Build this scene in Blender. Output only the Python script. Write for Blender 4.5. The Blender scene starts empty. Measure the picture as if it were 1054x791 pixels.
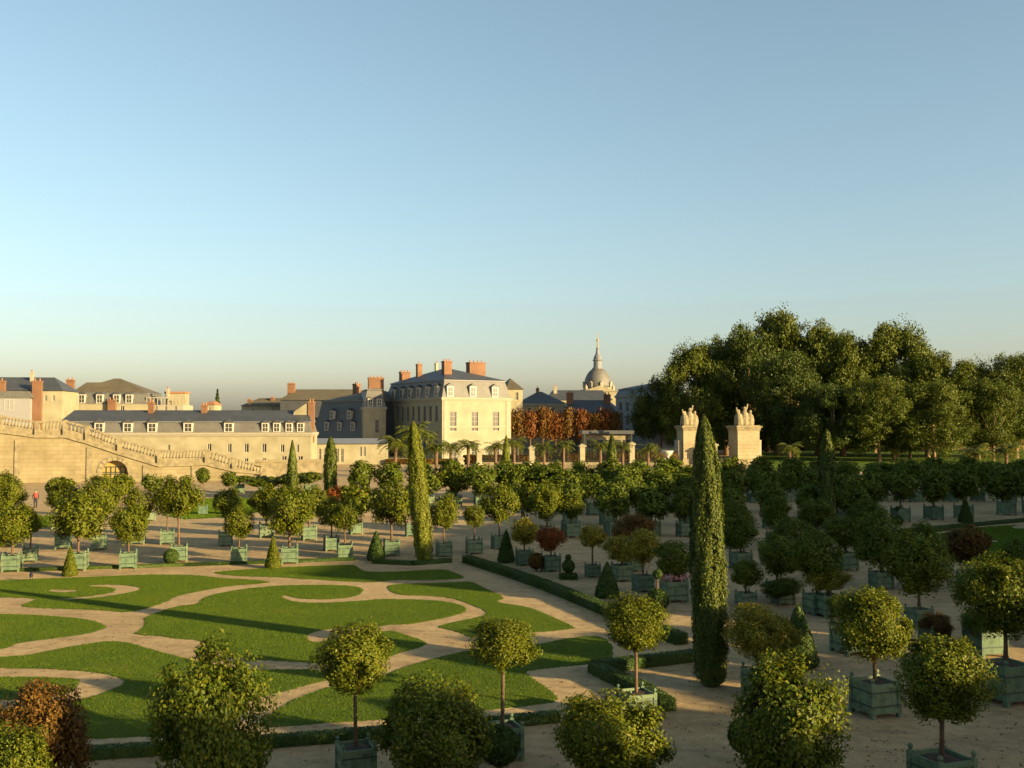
import bpy, bmesh, math, random
import numpy as np
from mathutils import Vector, Matrix
R = math.radians
random.seed(4)
rng = np.random.default_rng(11)
sc = bpy.context.scene
COL = sc.collection

# ------------------------------------------------------------------ camera
F, CX, CY, HZ, CH = 1050.0, 527.0, 395.5, 435.0, 8.3
PITCH = math.atan((HZ - CY) / F)
cam = bpy.data.cameras.new('Camera')
cam.sensor_width = 36
cam.lens = 36 * F / 1054
cam.clip_start, cam.clip_end = 0.1, 8000
co = bpy.data.objects.new('Camera', cam)
COL.objects.link(co)
co.location = (0, 0, CH)
co.rotation_euler = (R(90) + PITCH, 0, 0)
sc.camera = co

def ray(px, py):
    x, y = (px - CX) / F, (CY - py) / F
    return Vector((x, math.cos(PITCH) - y * math.sin(PITCH), math.sin(PITCH) + y * math.cos(PITCH)))
def G(px, py):
    d = ray(px, py); t = -CH / d.z
    return Vector((d.x * t, d.y * t, 0))
def P(px, py, D):
    d = ray(px, py); t = D / d.y
    return Vector((d.x * t, D, CH + d.z * t))
def Z(py, D): return P(CX, py, D).z

# ------------------------------------------------------------------ light
SUN_EL, SUN_AZ = R(12.5), math.atan2(.865, -.50)       # azimuth clockwise from +Y
w = bpy.data.worlds.new('World'); sc.world = w; w.use_nodes = True
nt = w.node_tree
bg = nt.nodes['Background']
sky = nt.nodes.new('ShaderNodeTexSky')
sky.sky_type = 'NISHITA'; sky.sun_disc = False
sky.sun_elevation = SUN_EL; sky.sun_rotation = SUN_AZ
sky.air_density, sky.dust_density, sky.ozone_density, sky.altitude = 1.0, 2.0, 1.5, 100
hs = nt.nodes.new('ShaderNodeHueSaturation'); hs.inputs['Saturation'].default_value = .87; hs.inputs['Hue'].default_value = .481; nt.links.new(sky.outputs[0], hs.inputs['Color']); nt.links.new(hs.outputs[0], bg.inputs[0]); bg.inputs[1].default_value = 0.072
sl = bpy.data.lights.new('Sun', 'SUN'); sl.energy = 5.0; sl.angle = R(.5); sl.color = (1, .74, .37)
so = bpy.data.objects.new('Sun', sl); COL.objects.link(so)
sv = Vector((math.sin(SUN_AZ) * math.cos(SUN_EL), math.cos(SUN_AZ) * math.cos(SUN_EL), math.sin(SUN_EL)))
so.rotation_euler = sv.to_track_quat('Z', 'Y').to_euler()
so.location = sv * 100
sc.view_settings.view_transform = 'Standard'
sc.view_settings.look = 'None'
sc.view_settings.gamma = 1
sc.view_settings.exposure = 1.65
try:
    sc.cycles.max_bounces = 5; sc.cycles.transparent_max_bounces = 4
except Exception: pass

# ------------------------------------------------------------------ materials
def new_mat(name):
    m = bpy.data.materials.new(name); m.use_nodes = True
    n = m.node_tree.nodes; b = n['Principled BSDF']
    return m, n, m.node_tree.links, b
def ramp(n, stops):
    r = n.new('ShaderNodeValToRGB'); e = r.color_ramp.elements
    while len(e) < len(stops): e.new(.5)
    for k, (p, c) in enumerate(stops):
        e[k].position = p; e[k].color = (*c, 1)
    return r
def noise(n, l, scale, detail=6, coord='Object', rough=.6, stretch=None):
    tc = n.new('ShaderNodeTexCoord'); t = n.new('ShaderNodeTexNoise')
    t.inputs['Scale'].default_value = scale; t.inputs['Detail'].default_value = detail
    t.inputs['Roughness'].default_value = rough
    if stretch:
        mp = n.new('ShaderNodeMapping'); mp.inputs['Scale'].default_value = stretch
        l.new(tc.outputs[coord], mp.inputs[0]); l.new(mp.outputs[0], t.inputs[0])
    else: l.new(tc.outputs[coord], t.inputs[0])
    return t
def plain(name, c1, c2, scale=2.0, rough=.85, bump=.3, bscale=None, dist=.03, stretch=None, spec=.3):
    m, n, l, b = new_mat(name)
    t = noise(n, l, scale, stretch=stretch); r = ramp(n, [(.32, c1), (.68, c2)])
    l.new(t.outputs[0], r.inputs[0]); l.new(r.outputs[0], b.inputs['Base Color'])
    b.inputs['Roughness'].default_value = rough
    b.inputs['Specular IOR Level'].default_value = spec
    if bump:
        t2 = noise(n, l, bscale or scale * 6, 4); bp = n.new('ShaderNodeBump')
        bp.inputs['Strength'].default_value = bump; bp.inputs['Distance'].default_value = dist
        l.new(t2.outputs[0], bp.inputs['Height']); l.new(bp.outputs[0], b.inputs['Normal'])
    return m
def coursed(name, c1, c2, mortar, bw, bh, rough=.85, msize=.02, bump=.35, wear=None):
    """blocks or slates in courses on upright faces (object x/y mixed with z)"""
    m, n, l, b = new_mat(name)
    tc = n.new('ShaderNodeTexCoord'); sp = n.new('ShaderNodeSeparateXYZ'); cb = n.new('ShaderNodeCombineXYZ')
    ad = n.new('ShaderNodeMath'); ad.operation = 'ADD'
    l.new(tc.outputs['Object'], sp.inputs[0]); l.new(sp.outputs[0], ad.inputs[0]); l.new(sp.outputs[1], ad.inputs[1])
    l.new(ad.outputs[0], cb.inputs[0]); l.new(sp.outputs[2], cb.inputs[1])
    br = n.new('ShaderNodeTexBrick'); l.new(cb.outputs[0], br.inputs[0])
    br.inputs['Color1'].default_value = (*c1, 1); br.inputs['Color2'].default_value = (*c2, 1)
    br.inputs['Mortar'].default_value = (*mortar, 1)
    br.inputs['Scale'].default_value = 1; br.inputs['Mortar Size'].default_value = msize
    br.inputs['Brick Width'].default_value = bw; br.inputs['Row Height'].default_value = bh
    t = noise(n, l, .35, 8); r = ramp(n, [(.3, wear or (.62, .58, .5)), (.62, (1, 1, 1))])
    l.new(t.outputs[0], r.inputs[0])
    mx = n.new('ShaderNodeMixRGB'); mx.blend_type = 'MULTIPLY'; mx.inputs[0].default_value = .8
    l.new(br.outputs[0], mx.inputs[1]); l.new(r.outputs[0], mx.inputs[2]); l.new(mx.outputs[0], b.inputs['Base Color'])
    b.inputs['Roughness'].default_value = rough
    bp = n.new('ShaderNodeBump'); bp.inputs['Strength'].default_value = bump; bp.inputs['Distance'].default_value = .03
    l.new(br.outputs[1], bp.inputs['Height']); bp.invert = True; l.new(bp.outputs[0], b.inputs['Normal'])
    return m
def leaf(name, stops, transl=.3, rough=.5, patch=1.2):
    m, n, l, b = new_mat(name)
    g = n.new('ShaderNodeNewGeometry'); t = noise(n, l, patch, 3)
    a = n.new('ShaderNodeMath'); a.operation = 'MULTIPLY'; a.inputs[1].default_value = .62
    a2 = n.new('ShaderNodeMath'); a2.operation = 'MULTIPLY_ADD'; a2.inputs[1].default_value = .42
    l.new(g.outputs['Random Per Island'], a.inputs[0])
    l.new(t.outputs[0], a2.inputs[0]); l.new(a.outputs[0], a2.inputs[2])
    r = ramp(n, stops); l.new(a2.outputs[0], r.inputs[0])
    l.new(r.outputs[0], b.inputs['Base Color']); b.inputs['Roughness'].default_value = rough
    b.inputs['Specular IOR Level'].default_value = .16
    tr = n.new('ShaderNodeBsdfTranslucent'); mx = n.new('ShaderNodeMixShader'); mx.inputs[0].default_value = transl
    l.new(r.outputs[0], tr.inputs[0])
    l.new(b.outputs[0], mx.inputs[1]); l.new(tr.outputs[0], mx.inputs[2])
    l.new(mx.outputs[0], n['Material Output'].inputs[0])
    return m

M = {}
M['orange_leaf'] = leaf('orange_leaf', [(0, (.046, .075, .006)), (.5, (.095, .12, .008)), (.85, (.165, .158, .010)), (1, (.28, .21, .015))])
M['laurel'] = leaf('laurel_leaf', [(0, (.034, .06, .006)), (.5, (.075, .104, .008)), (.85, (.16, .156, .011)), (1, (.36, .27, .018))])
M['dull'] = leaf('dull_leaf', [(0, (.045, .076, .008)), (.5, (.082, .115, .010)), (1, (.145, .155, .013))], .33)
M['yellow'] = leaf('yellowing_leaf', [(0, (.07, .09, .012)), (.4, (.17, .17, .02)), (.8, (.32, .24, .02)), (1, (.42, .2, .03))])
M['rust'] = leaf('rust_leaf', [(0, (.05, .032, .009)), (.4, (.105, .058, .012)), (.75, (.165, .085, .015)), (1, (.13, .105, .018))])
M['red'] = leaf('red_leaf', [(0, (.10, .025, .01)), (.5, (.20, .05, .012)), (1, (.22, .11, .016))])
M['box'] = leaf('box_leaf', [(0, (.022, .05, .010)), (.5, (.045, .08, .014)), (1, (.09, .12, .02))], .2)
M['cypress'] = leaf('cypress_spray', [(0, (.026, .046, .009)), (.45, (.058, .082, .012)), (.85, (.115, .125, .016)), (1, (.13, .095, .022))], .15, patch=1.6)
M['cypress_pale'] = leaf('pale_cypress_spray', [(0, (.07, .09, .010)), (.5, (.125, .145, .014)), (1, (.21, .20, .02))], .2)
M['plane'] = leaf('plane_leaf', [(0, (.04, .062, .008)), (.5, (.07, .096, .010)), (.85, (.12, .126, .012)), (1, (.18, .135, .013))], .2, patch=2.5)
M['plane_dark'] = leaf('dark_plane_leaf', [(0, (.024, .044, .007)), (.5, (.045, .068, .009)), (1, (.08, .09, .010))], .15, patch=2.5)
M['palm'] = leaf('palm_frond', [(0, (.05, .08, .012)), (.6, (.10, .12, .016)), (1, (.20, .17, .02))], .15)
M['bark'] = plain('bark', (.08, .05, .03), (.15, .095, .055), 9, .9, .5)
M['plane_bark'] = plain('plane_bark', (.13, .08, .045), (.24, .16, .09), 1.2, .9, .3)
M['tub'] = plain('tub_paint', (.09, .135, .075), (.115, .165, .09), 5, .55, .12, 40, .004, stretch=(1, 1, .25))
M['tub_dark'] = plain('tub_paint_faded', (.08, .125, .075), (.10, .15, .09), 5, .55, .12, 40, .004)
M['iron'] = plain('dark_iron', (.02, .035, .03), (.04, .05, .045), 12, .5, .1)
def worn(name):
    m, n, l, b = new_mat(name)
    oi = n.new('ShaderNodeObjectInfo'); t = noise(n, l, 2.2, 9, rough=.72); t2 = noise(n, l, 5, 5, stretch=(6, 6, .5))
    r = ramp(n, [(0, (.08, .132, .08)), (.5, (.108, .166, .092)), (1, (.142, .188, .108))]); l.new(oi.outputs['Random'], r.inputs[0])
    k = ramp(n, [(.36, (.42, .40, .36)), (.5, (.95, .95, .95)), (.72, (1.15, 1.12, 1.05))]); l.new(t.outputs[0], k.inputs[0])
    k2 = ramp(n, [(.3, (.72, .70, .66)), (.6, (1.05, 1.05, 1.05))]); l.new(t2.outputs[0], k2.inputs[0])
    a = n.new('ShaderNodeMixRGB'); a.blend_type = 'MULTIPLY'; a.inputs[0].default_value = 1; c = n.new('ShaderNodeMixRGB'); c.blend_type = 'MULTIPLY'; c.inputs[0].default_value = 1
    l.new(r.outputs[0], a.inputs[1]); l.new(k.outputs[0], a.inputs[2]); l.new(a.outputs[0], c.inputs[1]); l.new(k2.outputs[0], c.inputs[2]); l.new(c.outputs[0], b.inputs['Base Color'])
    b.inputs['Roughness'].default_value = .65; b.inputs['Specular IOR Level'].default_value = .25
    return m
M['tub'] = worn('worn_green_paint'); M['tub_dark'] = worn('worn_green_paint_far')
M['soil'] = plain('soil', (.035, .022, .014), (.07, .045, .028), 9, .95, .6, 30)
M['stone'] = coursed('pale_limestone', (.25, .21, .115), (.215, .18, .095), (.15, .12, .065), 1.5, .55)
M['render'] = plain('cream_render', (.20, .18, .108), (.285, .262, .17), .35, .9, .2)
M['villa'] = plain('villa_stone', (.19, .18, .118), (.26, .25, .172), .3, .9, .12)
M['trim'] = plain('pale_trim', (.23, .205, .145), (.28, .255, .185), 3, .8, .1)
M['oldstone'] = plain('weathered_stone', (.13, .11, .06), (.25, .21, .125), 1.5, .9, .4, 9)
M['slate'] = coursed('slate', (.045, .05, .055), (.065, .068, .066), (.03, .032, .034), .35, .22, .55, .02, .3, (.7, .68, .62))
M['slate_light'] = coursed('weathered_slate', (.105, .105, .09), (.135, .13, .11), (.07, .068, .06), .35, .22, .6, .02, .3, (.7, .66, .58))
M['roofbrown'] = coursed('mossy_roof_tile', (.095, .08, .045), (.12, .10, .055), (.06, .05, .03), .3, .2, .75, .02, .3)
M['brick'] = coursed('chimney_brick', (.19, .085, .035), (.155, .07, .028), (.16, .11, .07), .24, .09, .85, .012)
M['pillar'] = coursed('cream_pillar_stone', (.30, .26, .15), (.27, .23, .13), (.19, .155, .09), 1.6, .7)
M['zinc'] = plain('zinc_sheet', (.12, .13, .14), (.16, .17, .175), 2, .45, .05)
M['glass'] = plain('window_glass', (.03, .03, .025), (.05, .05, .04), 3, .2, 0, spec=.35)
M['white'] = plain('white_paint', (.36, .34, .28), (.42, .40, .33), 4, .6, .05)
M['shutter'] = plain('grey_shutter', (.20, .20, .19), (.25, .25, .235), 4, .6, .05)
M['gold'] = plain('gilded_wood', (.26, .17, .045), (.34, .24, .07), 4, .5, .2)
M['terracotta'] = plain('terracotta_pot', (.22, .10, .045), (.27, .13, .06), 8, .85, .1)
M['dark'] = plain('dark_cloth', (.015, .016, .022), (.03, .03, .04), 20, .9, .1)
M['redcloth'] = plain('red_cloth', (.40, .04, .03), (.5, .06, .04), 20, .9, .1)
M['skin'] = plain('skin', (.42, .25, .17), (.48, .3, .2), 20, .6, 0)
M['bird'] = plain('black_feathers', (.012, .012, .016), (.03, .03, .035), 30, .6, .1)

def gravel():
    m, n, l, b = new_mat('pale_gravel')
    t = noise(n, l, .22, 8, rough=.65); t2 = noise(n, l, 26, 5, rough=.7); t3 = noise(n, l, 2.4, 6)
    r = ramp(n, [(.3, (.365, .278, .152)), (.7, (.475, .362, .205))]); l.new(t.outputs[0], r.inputs[0])
    r2 = ramp(n, [(.3, (.62, .6, .58)), (.7, (1.12, 1.1, 1.06))]); l.new(t2.outputs[0], r2.inputs[0])
    r3 = ramp(n, [(.35, (.82, .8, .78)), (.65, (1.05, 1.04, 1.02))]); l.new(t3.outputs[0], r3.inputs[0])
    a = n.new('ShaderNodeMixRGB'); a.blend_type = 'MULTIPLY'; a.inputs[0].default_value = 1
    c = n.new('ShaderNodeMixRGB'); c.blend_type = 'MULTIPLY'; c.inputs[0].default_value = 1
    l.new(r.outputs[0], a.inputs[1]); l.new(r2.outputs[0], a.inputs[2])
    l.new(a.outputs[0], c.inputs[1]); l.new(r3.outputs[0], c.inputs[2])
    l.new(c.outputs[0], b.inputs['Base Color']); b.inputs['Roughness'].default_value = .95
    b.inputs['Specular IOR Level'].default_value = .1
    t4 = noise(n, l, .55, 9, stretch=(.7, 1.3, 1), rough=.75); r4 = ramp(n, [(.38, (.76, .74, .72)), (.5, (1, 1, 1)), (.64, (1.1, 1.09, 1.07))]); l.new(t4.outputs[0], r4.inputs[0])
    e = n.new('ShaderNodeMixRGB'); e.blend_type = 'MULTIPLY'; e.inputs[0].default_value = 1; l.new(c.outputs[0], e.inputs[1]); l.new(r4.outputs[0], e.inputs[2]); l.new(e.outputs[0], b.inputs['Base Color'])
    bp = n.new('ShaderNodeBump'); bp.inputs['Strength'].default_value = .9; bp.inputs['Distance'].default_value = .035
    l.new(t2.outputs[0], bp.inputs['Height'])
    bp2 = n.new('ShaderNodeBump'); bp2.inputs['Strength'].default_value = .5; bp2.inputs['Distance'].default_value = .06
    l.new(t3.outputs[0], bp2.inputs['Height']); l.new(bp2.outputs[0], bp.inputs['Normal'])
    l.new(bp.outputs[0], b.inputs['Normal'])
    return m
M['gravel'] = gravel()
def lawnmat(name, k=1.0):
    m, n, l, b = new_mat(name)
    t = noise(n, l, .5, 8, rough=.65); t2 = noise(n, l, 9, 6, rough=.75)
    r = ramp(n, [(.3, (.046 * k, .086 * k, .005 * k)), (.5, (.068 * k, .112 * k, .006 * k)), (.75, (.11 * k, .125 * k, .009 * k))])
    l.new(t.outputs[0], r.inputs[0])
    r2 = ramp(n, [(.3, (.6, .62, .6)), (.7, (1.25, 1.2, 1.1))]); l.new(t2.outputs[0], r2.inputs[0])
    a = n.new('ShaderNodeMixRGB'); a.blend_type = 'MULTIPLY'; a.inputs[0].default_value = 1
    l.new(r.outputs[0], a.inputs[1]); l.new(r2.outputs[0], a.inputs[2]); l.new(a.outputs[0], b.inputs['Base Color'])
    b.inputs['Roughness'].default_value = .9; b.inputs['Specular IOR Level'].default_value = .15
    bp = n.new('ShaderNodeBump'); bp.inputs['Strength'].default_value = 1; bp.inputs['Distance'].default_value = .12
    l.new(t2.outputs[0], bp.inputs['Height']); l.new(bp.outputs[0], b.inputs['Normal'])
    return m
M['lawn'] = lawnmat('short_turf')
M['blade'] = leaf('grass_blade', [(0, (.055, .11, .005)), (.5, (.088, .148, .006)), (1, (.145, .172, .009))], .4, patch=.25)

# ------------------------------------------------------------------ mesh helpers
class MB:
    def __init__(s): s.v, s.f, s.mi = [], [], []
    def face(s, pts):
        b = len(s.v); s.v += [tuple(p) for p in pts]; s.f.append(tuple(range(b, b + len(pts))))
    def box(s, x0, x1, y0, y1, z0, z1):
        b = len(s.v)
        s.v += [(x, y, z) for z in (z0, z1) for x, y in ((x0, y0), (x1, y0), (x1, y1), (x0, y1))]
        s.f += [tuple(b + i for i in q) for q in ((0, 3, 2, 1), (4, 5, 6, 7), (0, 1, 5, 4), (1, 2, 6, 5), (2, 3, 7, 6), (3, 0, 4, 7))]
        return s
    def frustum(s, a, b_):                        # two rectangles (x0,x1,y0,y1,z)
        b = len(s.v)
        for x0, x1, y0, y1, z in (a, b_): s.v += [(x0, y0, z), (x1, y0, z), (x1, y1, z), (x0, y1, z)]
        s.f += [tuple(b + i for i in q) for q in ((0, 3, 2, 1), (4, 5, 6, 7), (0, 1, 5, 4), (1, 2, 6, 5), (2, 3, 7, 6), (3, 0, 4, 7))]
        return s
    def lathe(s, prof, n=16, c=(0, 0, 0), sx=1, sy=1):
        b = len(s.v)
        for r, z in prof:
            for k in range(n):
                a = 2 * math.pi * k / n
                s.v.append((c[0] + r * sx * math.cos(a), c[1] + r * sy * math.sin(a), c[2] + z))
        for i in range(len(prof) - 1):
            for k in range(n):
                k2 = (k + 1) % n
                s.f.append((b + i * n + k, b + i * n + k2, b + (i + 1) * n + k2, b + (i + 1) * n + k))
        s.f.append(tuple(b + k for k in range(n))[::-1]); e = b + (len(prof) - 1) * n
        s.f.append(tuple(e + k for k in range(n)))
        return s
    def tube(s, pts, rad, n=8):
        b = len(s.v); pts = [Vector(p) for p in pts]
        for i, p in enumerate(pts):
            d = (pts[min(i + 1, len(pts) - 1)] - pts[max(i - 1, 0)]).normalized()
            u = d.cross(Vector((.3, 1, .2))).normalized(); v = d.cross(u)
            r = rad[i] if isinstance(rad, (list, tuple)) else rad
            for k in range(n):
                a = 2 * math.pi * k / n; s.v.append(tuple(p + (u * math.cos(a) + v * math.sin(a)) * r))
        for i in range(len(pts) - 1):
            for k in range(n):
                k2 = (k + 1) % n
                s.f.append((b + i * n + k, b + i * n + k2, b + (i + 1) * n + k2, b + (i + 1) * n + k))
        s.f.append(tuple(b + k for k in range(n))[::-1]); e = b + (len(pts) - 1) * n
        s.f.append(tuple(e + k for k in range(n)))
        return s
    def prism(s, poly, y0, y1):                    # (x,z) outline pushed along y
        b = len(s.v); n = len(poly)
        s.v += [(x, y0, z) for x, z in poly] + [(x, y1, z) for x, z in poly]
        s.f.append(tuple(b + i for i in range(n))); s.f.append(tuple(b + n + i for i in range(n))[::-1])
        for i in range(n):
            j = (i + 1) % n; s.f.append((b + j, b + i, b + n + i, b + n + j))
        return s
    def mesh(s, name, mat, smooth=False):
        me = bpy.data.meshes.new(name); me.from_pydata(s.v, [], s.f)
        me.materials.append(M[mat] if isinstance(mat, str) else mat)
        bm = bmesh.new(); bm.from_mesh(me); bmesh.ops.recalc_face_normals(bm, faces=bm.faces); bm.to_mesh(me); bm.free()
        if smooth: me.polygons.foreach_set('use_smooth', [True] * len(me.polygons))
        return me
    def build(s, name, mat, parent=None, smooth=False, **k):
        return link(name, s.mesh(name, mat, smooth), parent, **k)
def link(name, me, parent=None, loc=(0, 0, 0), rot=(0, 0, 0), scale=(1, 1, 1)):
    o = bpy.data.objects.new(name, me); COL.objects.link(o); o.parent = parent
    o.location = loc; o.rotation_euler = rot; o.scale = scale
    return o
def tag(o, label, cat, group=None):
    o['label'] = label; o['category'] = cat
    if group: o['group'] = group
    return o
def thing(name, label, cat, loc=(0, 0, 0), rz=0, group=None):
    o = bpy.data.objects.new(name, None); COL.objects.link(o); o.empty_display_size = .3
    o.location = loc; o.rotation_euler = (0, 0, rz)
    return tag(o, label, cat, group)
def struct(o, kind='structure'):
    o['kind'] = kind; return o
def np_mesh(name, verts, quads, mat):
    me = bpy.data.meshes.new(name); nv, nf, k = len(verts), len(quads), quads.shape[1]
    me.vertices.add(nv); me.vertices.foreach_set('co', verts.astype(np.float32).ravel())
    me.loops.add(nf * k); me.loops.foreach_set('vertex_index', quads.astype(np.int32).ravel())
    me.polygons.add(nf); me.polygons.foreach_set('loop_start', np.arange(0, nf * k, k, dtype=np.int32))
    me.update(calc_edges=True); me.validate()
    me.materials.append(M[mat] if isinstance(mat, str) else mat)
    return me
def unit(a): return a / np.maximum(np.linalg.norm(a, axis=1, keepdims=True), 1e-6)
def leaf_arrays(c, nrm, L, W, up=0.0, jit=.6):
    """c centres, nrm outward directions: folded diamond leaves facing roughly outward"""
    n = len(c)
    nn = unit(nrm + rng.normal(0, jit, (n, 3)))
    a = rng.normal(0, 1, (n, 3)); a[:, 2] += up
    a = unit(a - nn * (a * nn).sum(1, keepdims=True)); b = np.cross(nn, a)
    s = rng.uniform(.7, 1.3, (n, 1)); L, W = L * s, W * s
    v = np.stack([c - a * L / 2, c + b * W / 2 + nn * W * .22, c + a * L / 2 - nn * L * .12, c - b * W / 2 + nn * W * .22], 1).reshape(-1, 3)
    q = np.arange(n * 4).reshape(-1, 4)
    return v, q
def blob_points(n, clumps, sig, fill=.25, flat=1.0):
    """points of a roundish crown (radius about 1) gathered in clumps"""
    cc = unit(rng.normal(0, 1, (clumps, 3))) * rng.uniform(.62, .88, (clumps, 1))
    k = rng.integers(0, clumps, n); off = unit(rng.normal(0, 1, (n, 3))) * (rng.random((n, 1)) ** .45) * sig * 1.75 * rng.uniform(.6, 1.25, (clumps, 1))[k]
    p = cc[k] + off
    m = rng.random(n) < fill
    p[m] = unit(rng.normal(0, 1, (m.sum(), 3))) * rng.uniform(.3, .92, (m.sum(), 1)) ** .6
    d = unit(p); lob = unit(rng.normal(0, 1, (7, 3))); amp = rng.uniform(-.24, .16, 7)
    p *= (1 + sum(a_ * np.exp(-(1 - d @ l_) * 5) for a_, l_ in zip(amp, lob)))[:, None]
    hole = unit(rng.normal(0, 1, (9, 3))); rad_ = np.linalg.norm(p, axis=1)
    for h_ in hole:
        m = ((d @ h_) > .955) & (rad_ > .62); p[m] *= rng.uniform(.55, .8, (m.sum(), 1))
    nr = unit(p); nr[:, 2] += .25
    r = np.linalg.norm(p, axis=1); p *= np.where(r > 1.2, 1.2 / r, 1)[:, None]
    p[:, 2] *= flat
    return p, nr
def crown_mesh(name, n, L, W, mat, clumps=45, sig=.17, fill=.25, flat=1.0):
    p, nr = blob_points(n, clumps, sig, fill, flat); v, q = leaf_arrays(p, nr, L, W)
    return np_mesh(name, v, q, mat)
def join_arrays(parts):
    vs, qs, o = [], [], 0
    for v, q in parts: vs.append(v); qs.append(q + o); o += len(v)
    return np.concatenate(vs), np.concatenate(qs)

# ------------------------------------------------------------------ ground
g = MB(); g.face([(-3500, -300, 0), (3500, -300, 0), (3500, 5000, 0), (-3500, 5000, 0)])
struct(g.build('gravel_ground', 'gravel'))

def C(ox, oy, s, *pts): return [(ox + x / s, oy + y / s) for x, y in pts]
r1 = lambda *p: C(0, 570, 5.27, *p)
r2 = lambda *p: C(180, 570, 5.27, *p)
r3 = lambda *p: C(300, 570, 5.27, *p)
r4 = lambda *p: C(440, 570, 5.27, *p)
r5 = lambda *p: C(0, 640, 5.27, *p)
grass_px = [
    r1((-600, 152), (0, 148), (200, 138), (500, 128), (800, 115), (950, 116)) + r2((120, 118), (250, 135), (430, 143), (525, 155), (480, 162), (300, 175), (130, 205), (0, 232))
    + r1((900, 262), (820, 290), (700, 322), (560, 308), (400, 302), (200, 295), (100, 287), (180, 258), (200, 245), (100, 240), (0, 238), (-600, 236)),
    r1((-600, 335), (0, 330), (150, 332), (350, 345), (500, 362), (575, 395), (560, 410), (450, 440), (250, 465), (100, 485), (50, 505), (0, 522), (-600, 540)),
    [(-120, 684), (-4, 677), (28, 675), (57, 669), (91, 663), (114, 660), (133, 662), (152, 668), (174, 674), (215, 684), (246, 689), (275, 690), (330, 689), (340, 700),
     (316, 705), (289, 713), (263, 718), (250, 726), (242, 745), (225, 757), (180, 759), (148, 758), (114, 760), (91, 761), (60, 764), (-6, 772), (-120, 784)],
    r1((775, 348), (960, 285)) + r2((130, 275), (140, 250), (200, 225), (350, 195), (500, 180), (620, 172), (900, 172), (1000, 182))
    + r3((390, 200), (420, 245), (500, 248), (700, 250), (850, 262), (930, 285), (950, 300), (940, 318), (850, 345), (700, 375), (620, 385), (480, 388), (560, 425), (740, 480), (700, 510), (560, 545))
    + [(390, 682), (350, 686), (331, 683)] + r2((700, 588), (500, 580), (350, 568), (200, 510), (140, 470), (0, 462)) + r1((900, 450), (720, 440), (770, 410), (795, 375)),
    r2((205, 105), (250, 97), (500, 80), (750, 68), (960, 62)) + r3((345, 66), (370, 85), (400, 100), (550, 100), (700, 92), (830, 85), (900, 110), (940, 130), (900, 140), (700, 145), (550, 143), (470, 155), (400, 155), (250, 150), (100, 138))
    + r2((700, 140), (570, 128), (400, 125), (280, 118)),
    r3((510, 180), (560, 168), (700, 162), (900, 158)) + r4((240, 152), (300, 185), (430, 242), (350, 262), (540, 290), (600, 312), (690, 350), (800, 400), (780, 410), (600, 428), (480, 425), (300, 445), (230, 455), (180, 430), (100, 408), (40, 400), (150, 372), (290, 345), (330, 322), (290, 298), (210, 268), (130, 240), (0, 228)) + r3((620, 228), (550, 215)),
    [(622, 655), (592, 656), (558, 663), (542, 665), (482, 670), (459, 675), (440, 680), (433, 682), (404, 691), (395, 697), (373, 703), (344, 706), (316, 715), (297, 723), (282, 733), (270, 744), (271, 748), (297, 748), (325, 745), (361, 743), (440, 737), (500, 731), (543, 727), (577, 722), (565, 710), (546, 698), (540, 692), (546, 690), (583, 686), (626, 682), (632, 670)],
]
cut_px = [
    r5((-600, 255), (200, 252), (350, 262), (500, 272), (630, 295), (685, 322), (655, 350), (590, 375), (510, 408), (390, 432), (250, 445), (100, 470), (-600, 520), (-600, 450), (150, 420), (330, 400), (390, 380), (430, 330), (425, 312), (300, 305), (100, 300), (-600, 300)),
    r2((572, 238), (600, 222), (640, 238), (700, 247), (820, 250), (940, 240), (1000, 225), (1025, 200), (1000, 182), (1160, 170), (1160, 245), (1000, 258), (800, 270), (650, 265)),
    [(314, 657), (318, 652), (335, 648), (391, 644), (420, 646), (405, 650), (370, 652), (336, 660), (322, 662)],
    r1((270, 252), (450, 236), (600, 216), (630, 195), (600, 183), (480, 180), (480, 172), (620, 168), (720, 176), (775, 190), (740, 205), (600, 232), (420, 250)),
    r1((255, 205), (280, 192), (330, 198), (425, 196), (425, 206), (330, 213)),
]
lawn2_px = [[(900, 556), (930, 551), (960, 547), (1090, 538), (1090, 575), (1000, 580), (930, 577)]]
cut2_px = [[(955, 549), (985, 545.5), (985, 548), (960, 551)], [(1038, 541), (1100, 537), (1100, 543), (1045, 546)], [(1000, 556), (1028, 556), (1026, 559.5), (1002, 559.5)]]
lawn3_px = [[(165, 536), (270, 531), (270, 512), (180, 515)], [(20, 545), (80, 541), (80, 531), (20, 533)]]

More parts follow.
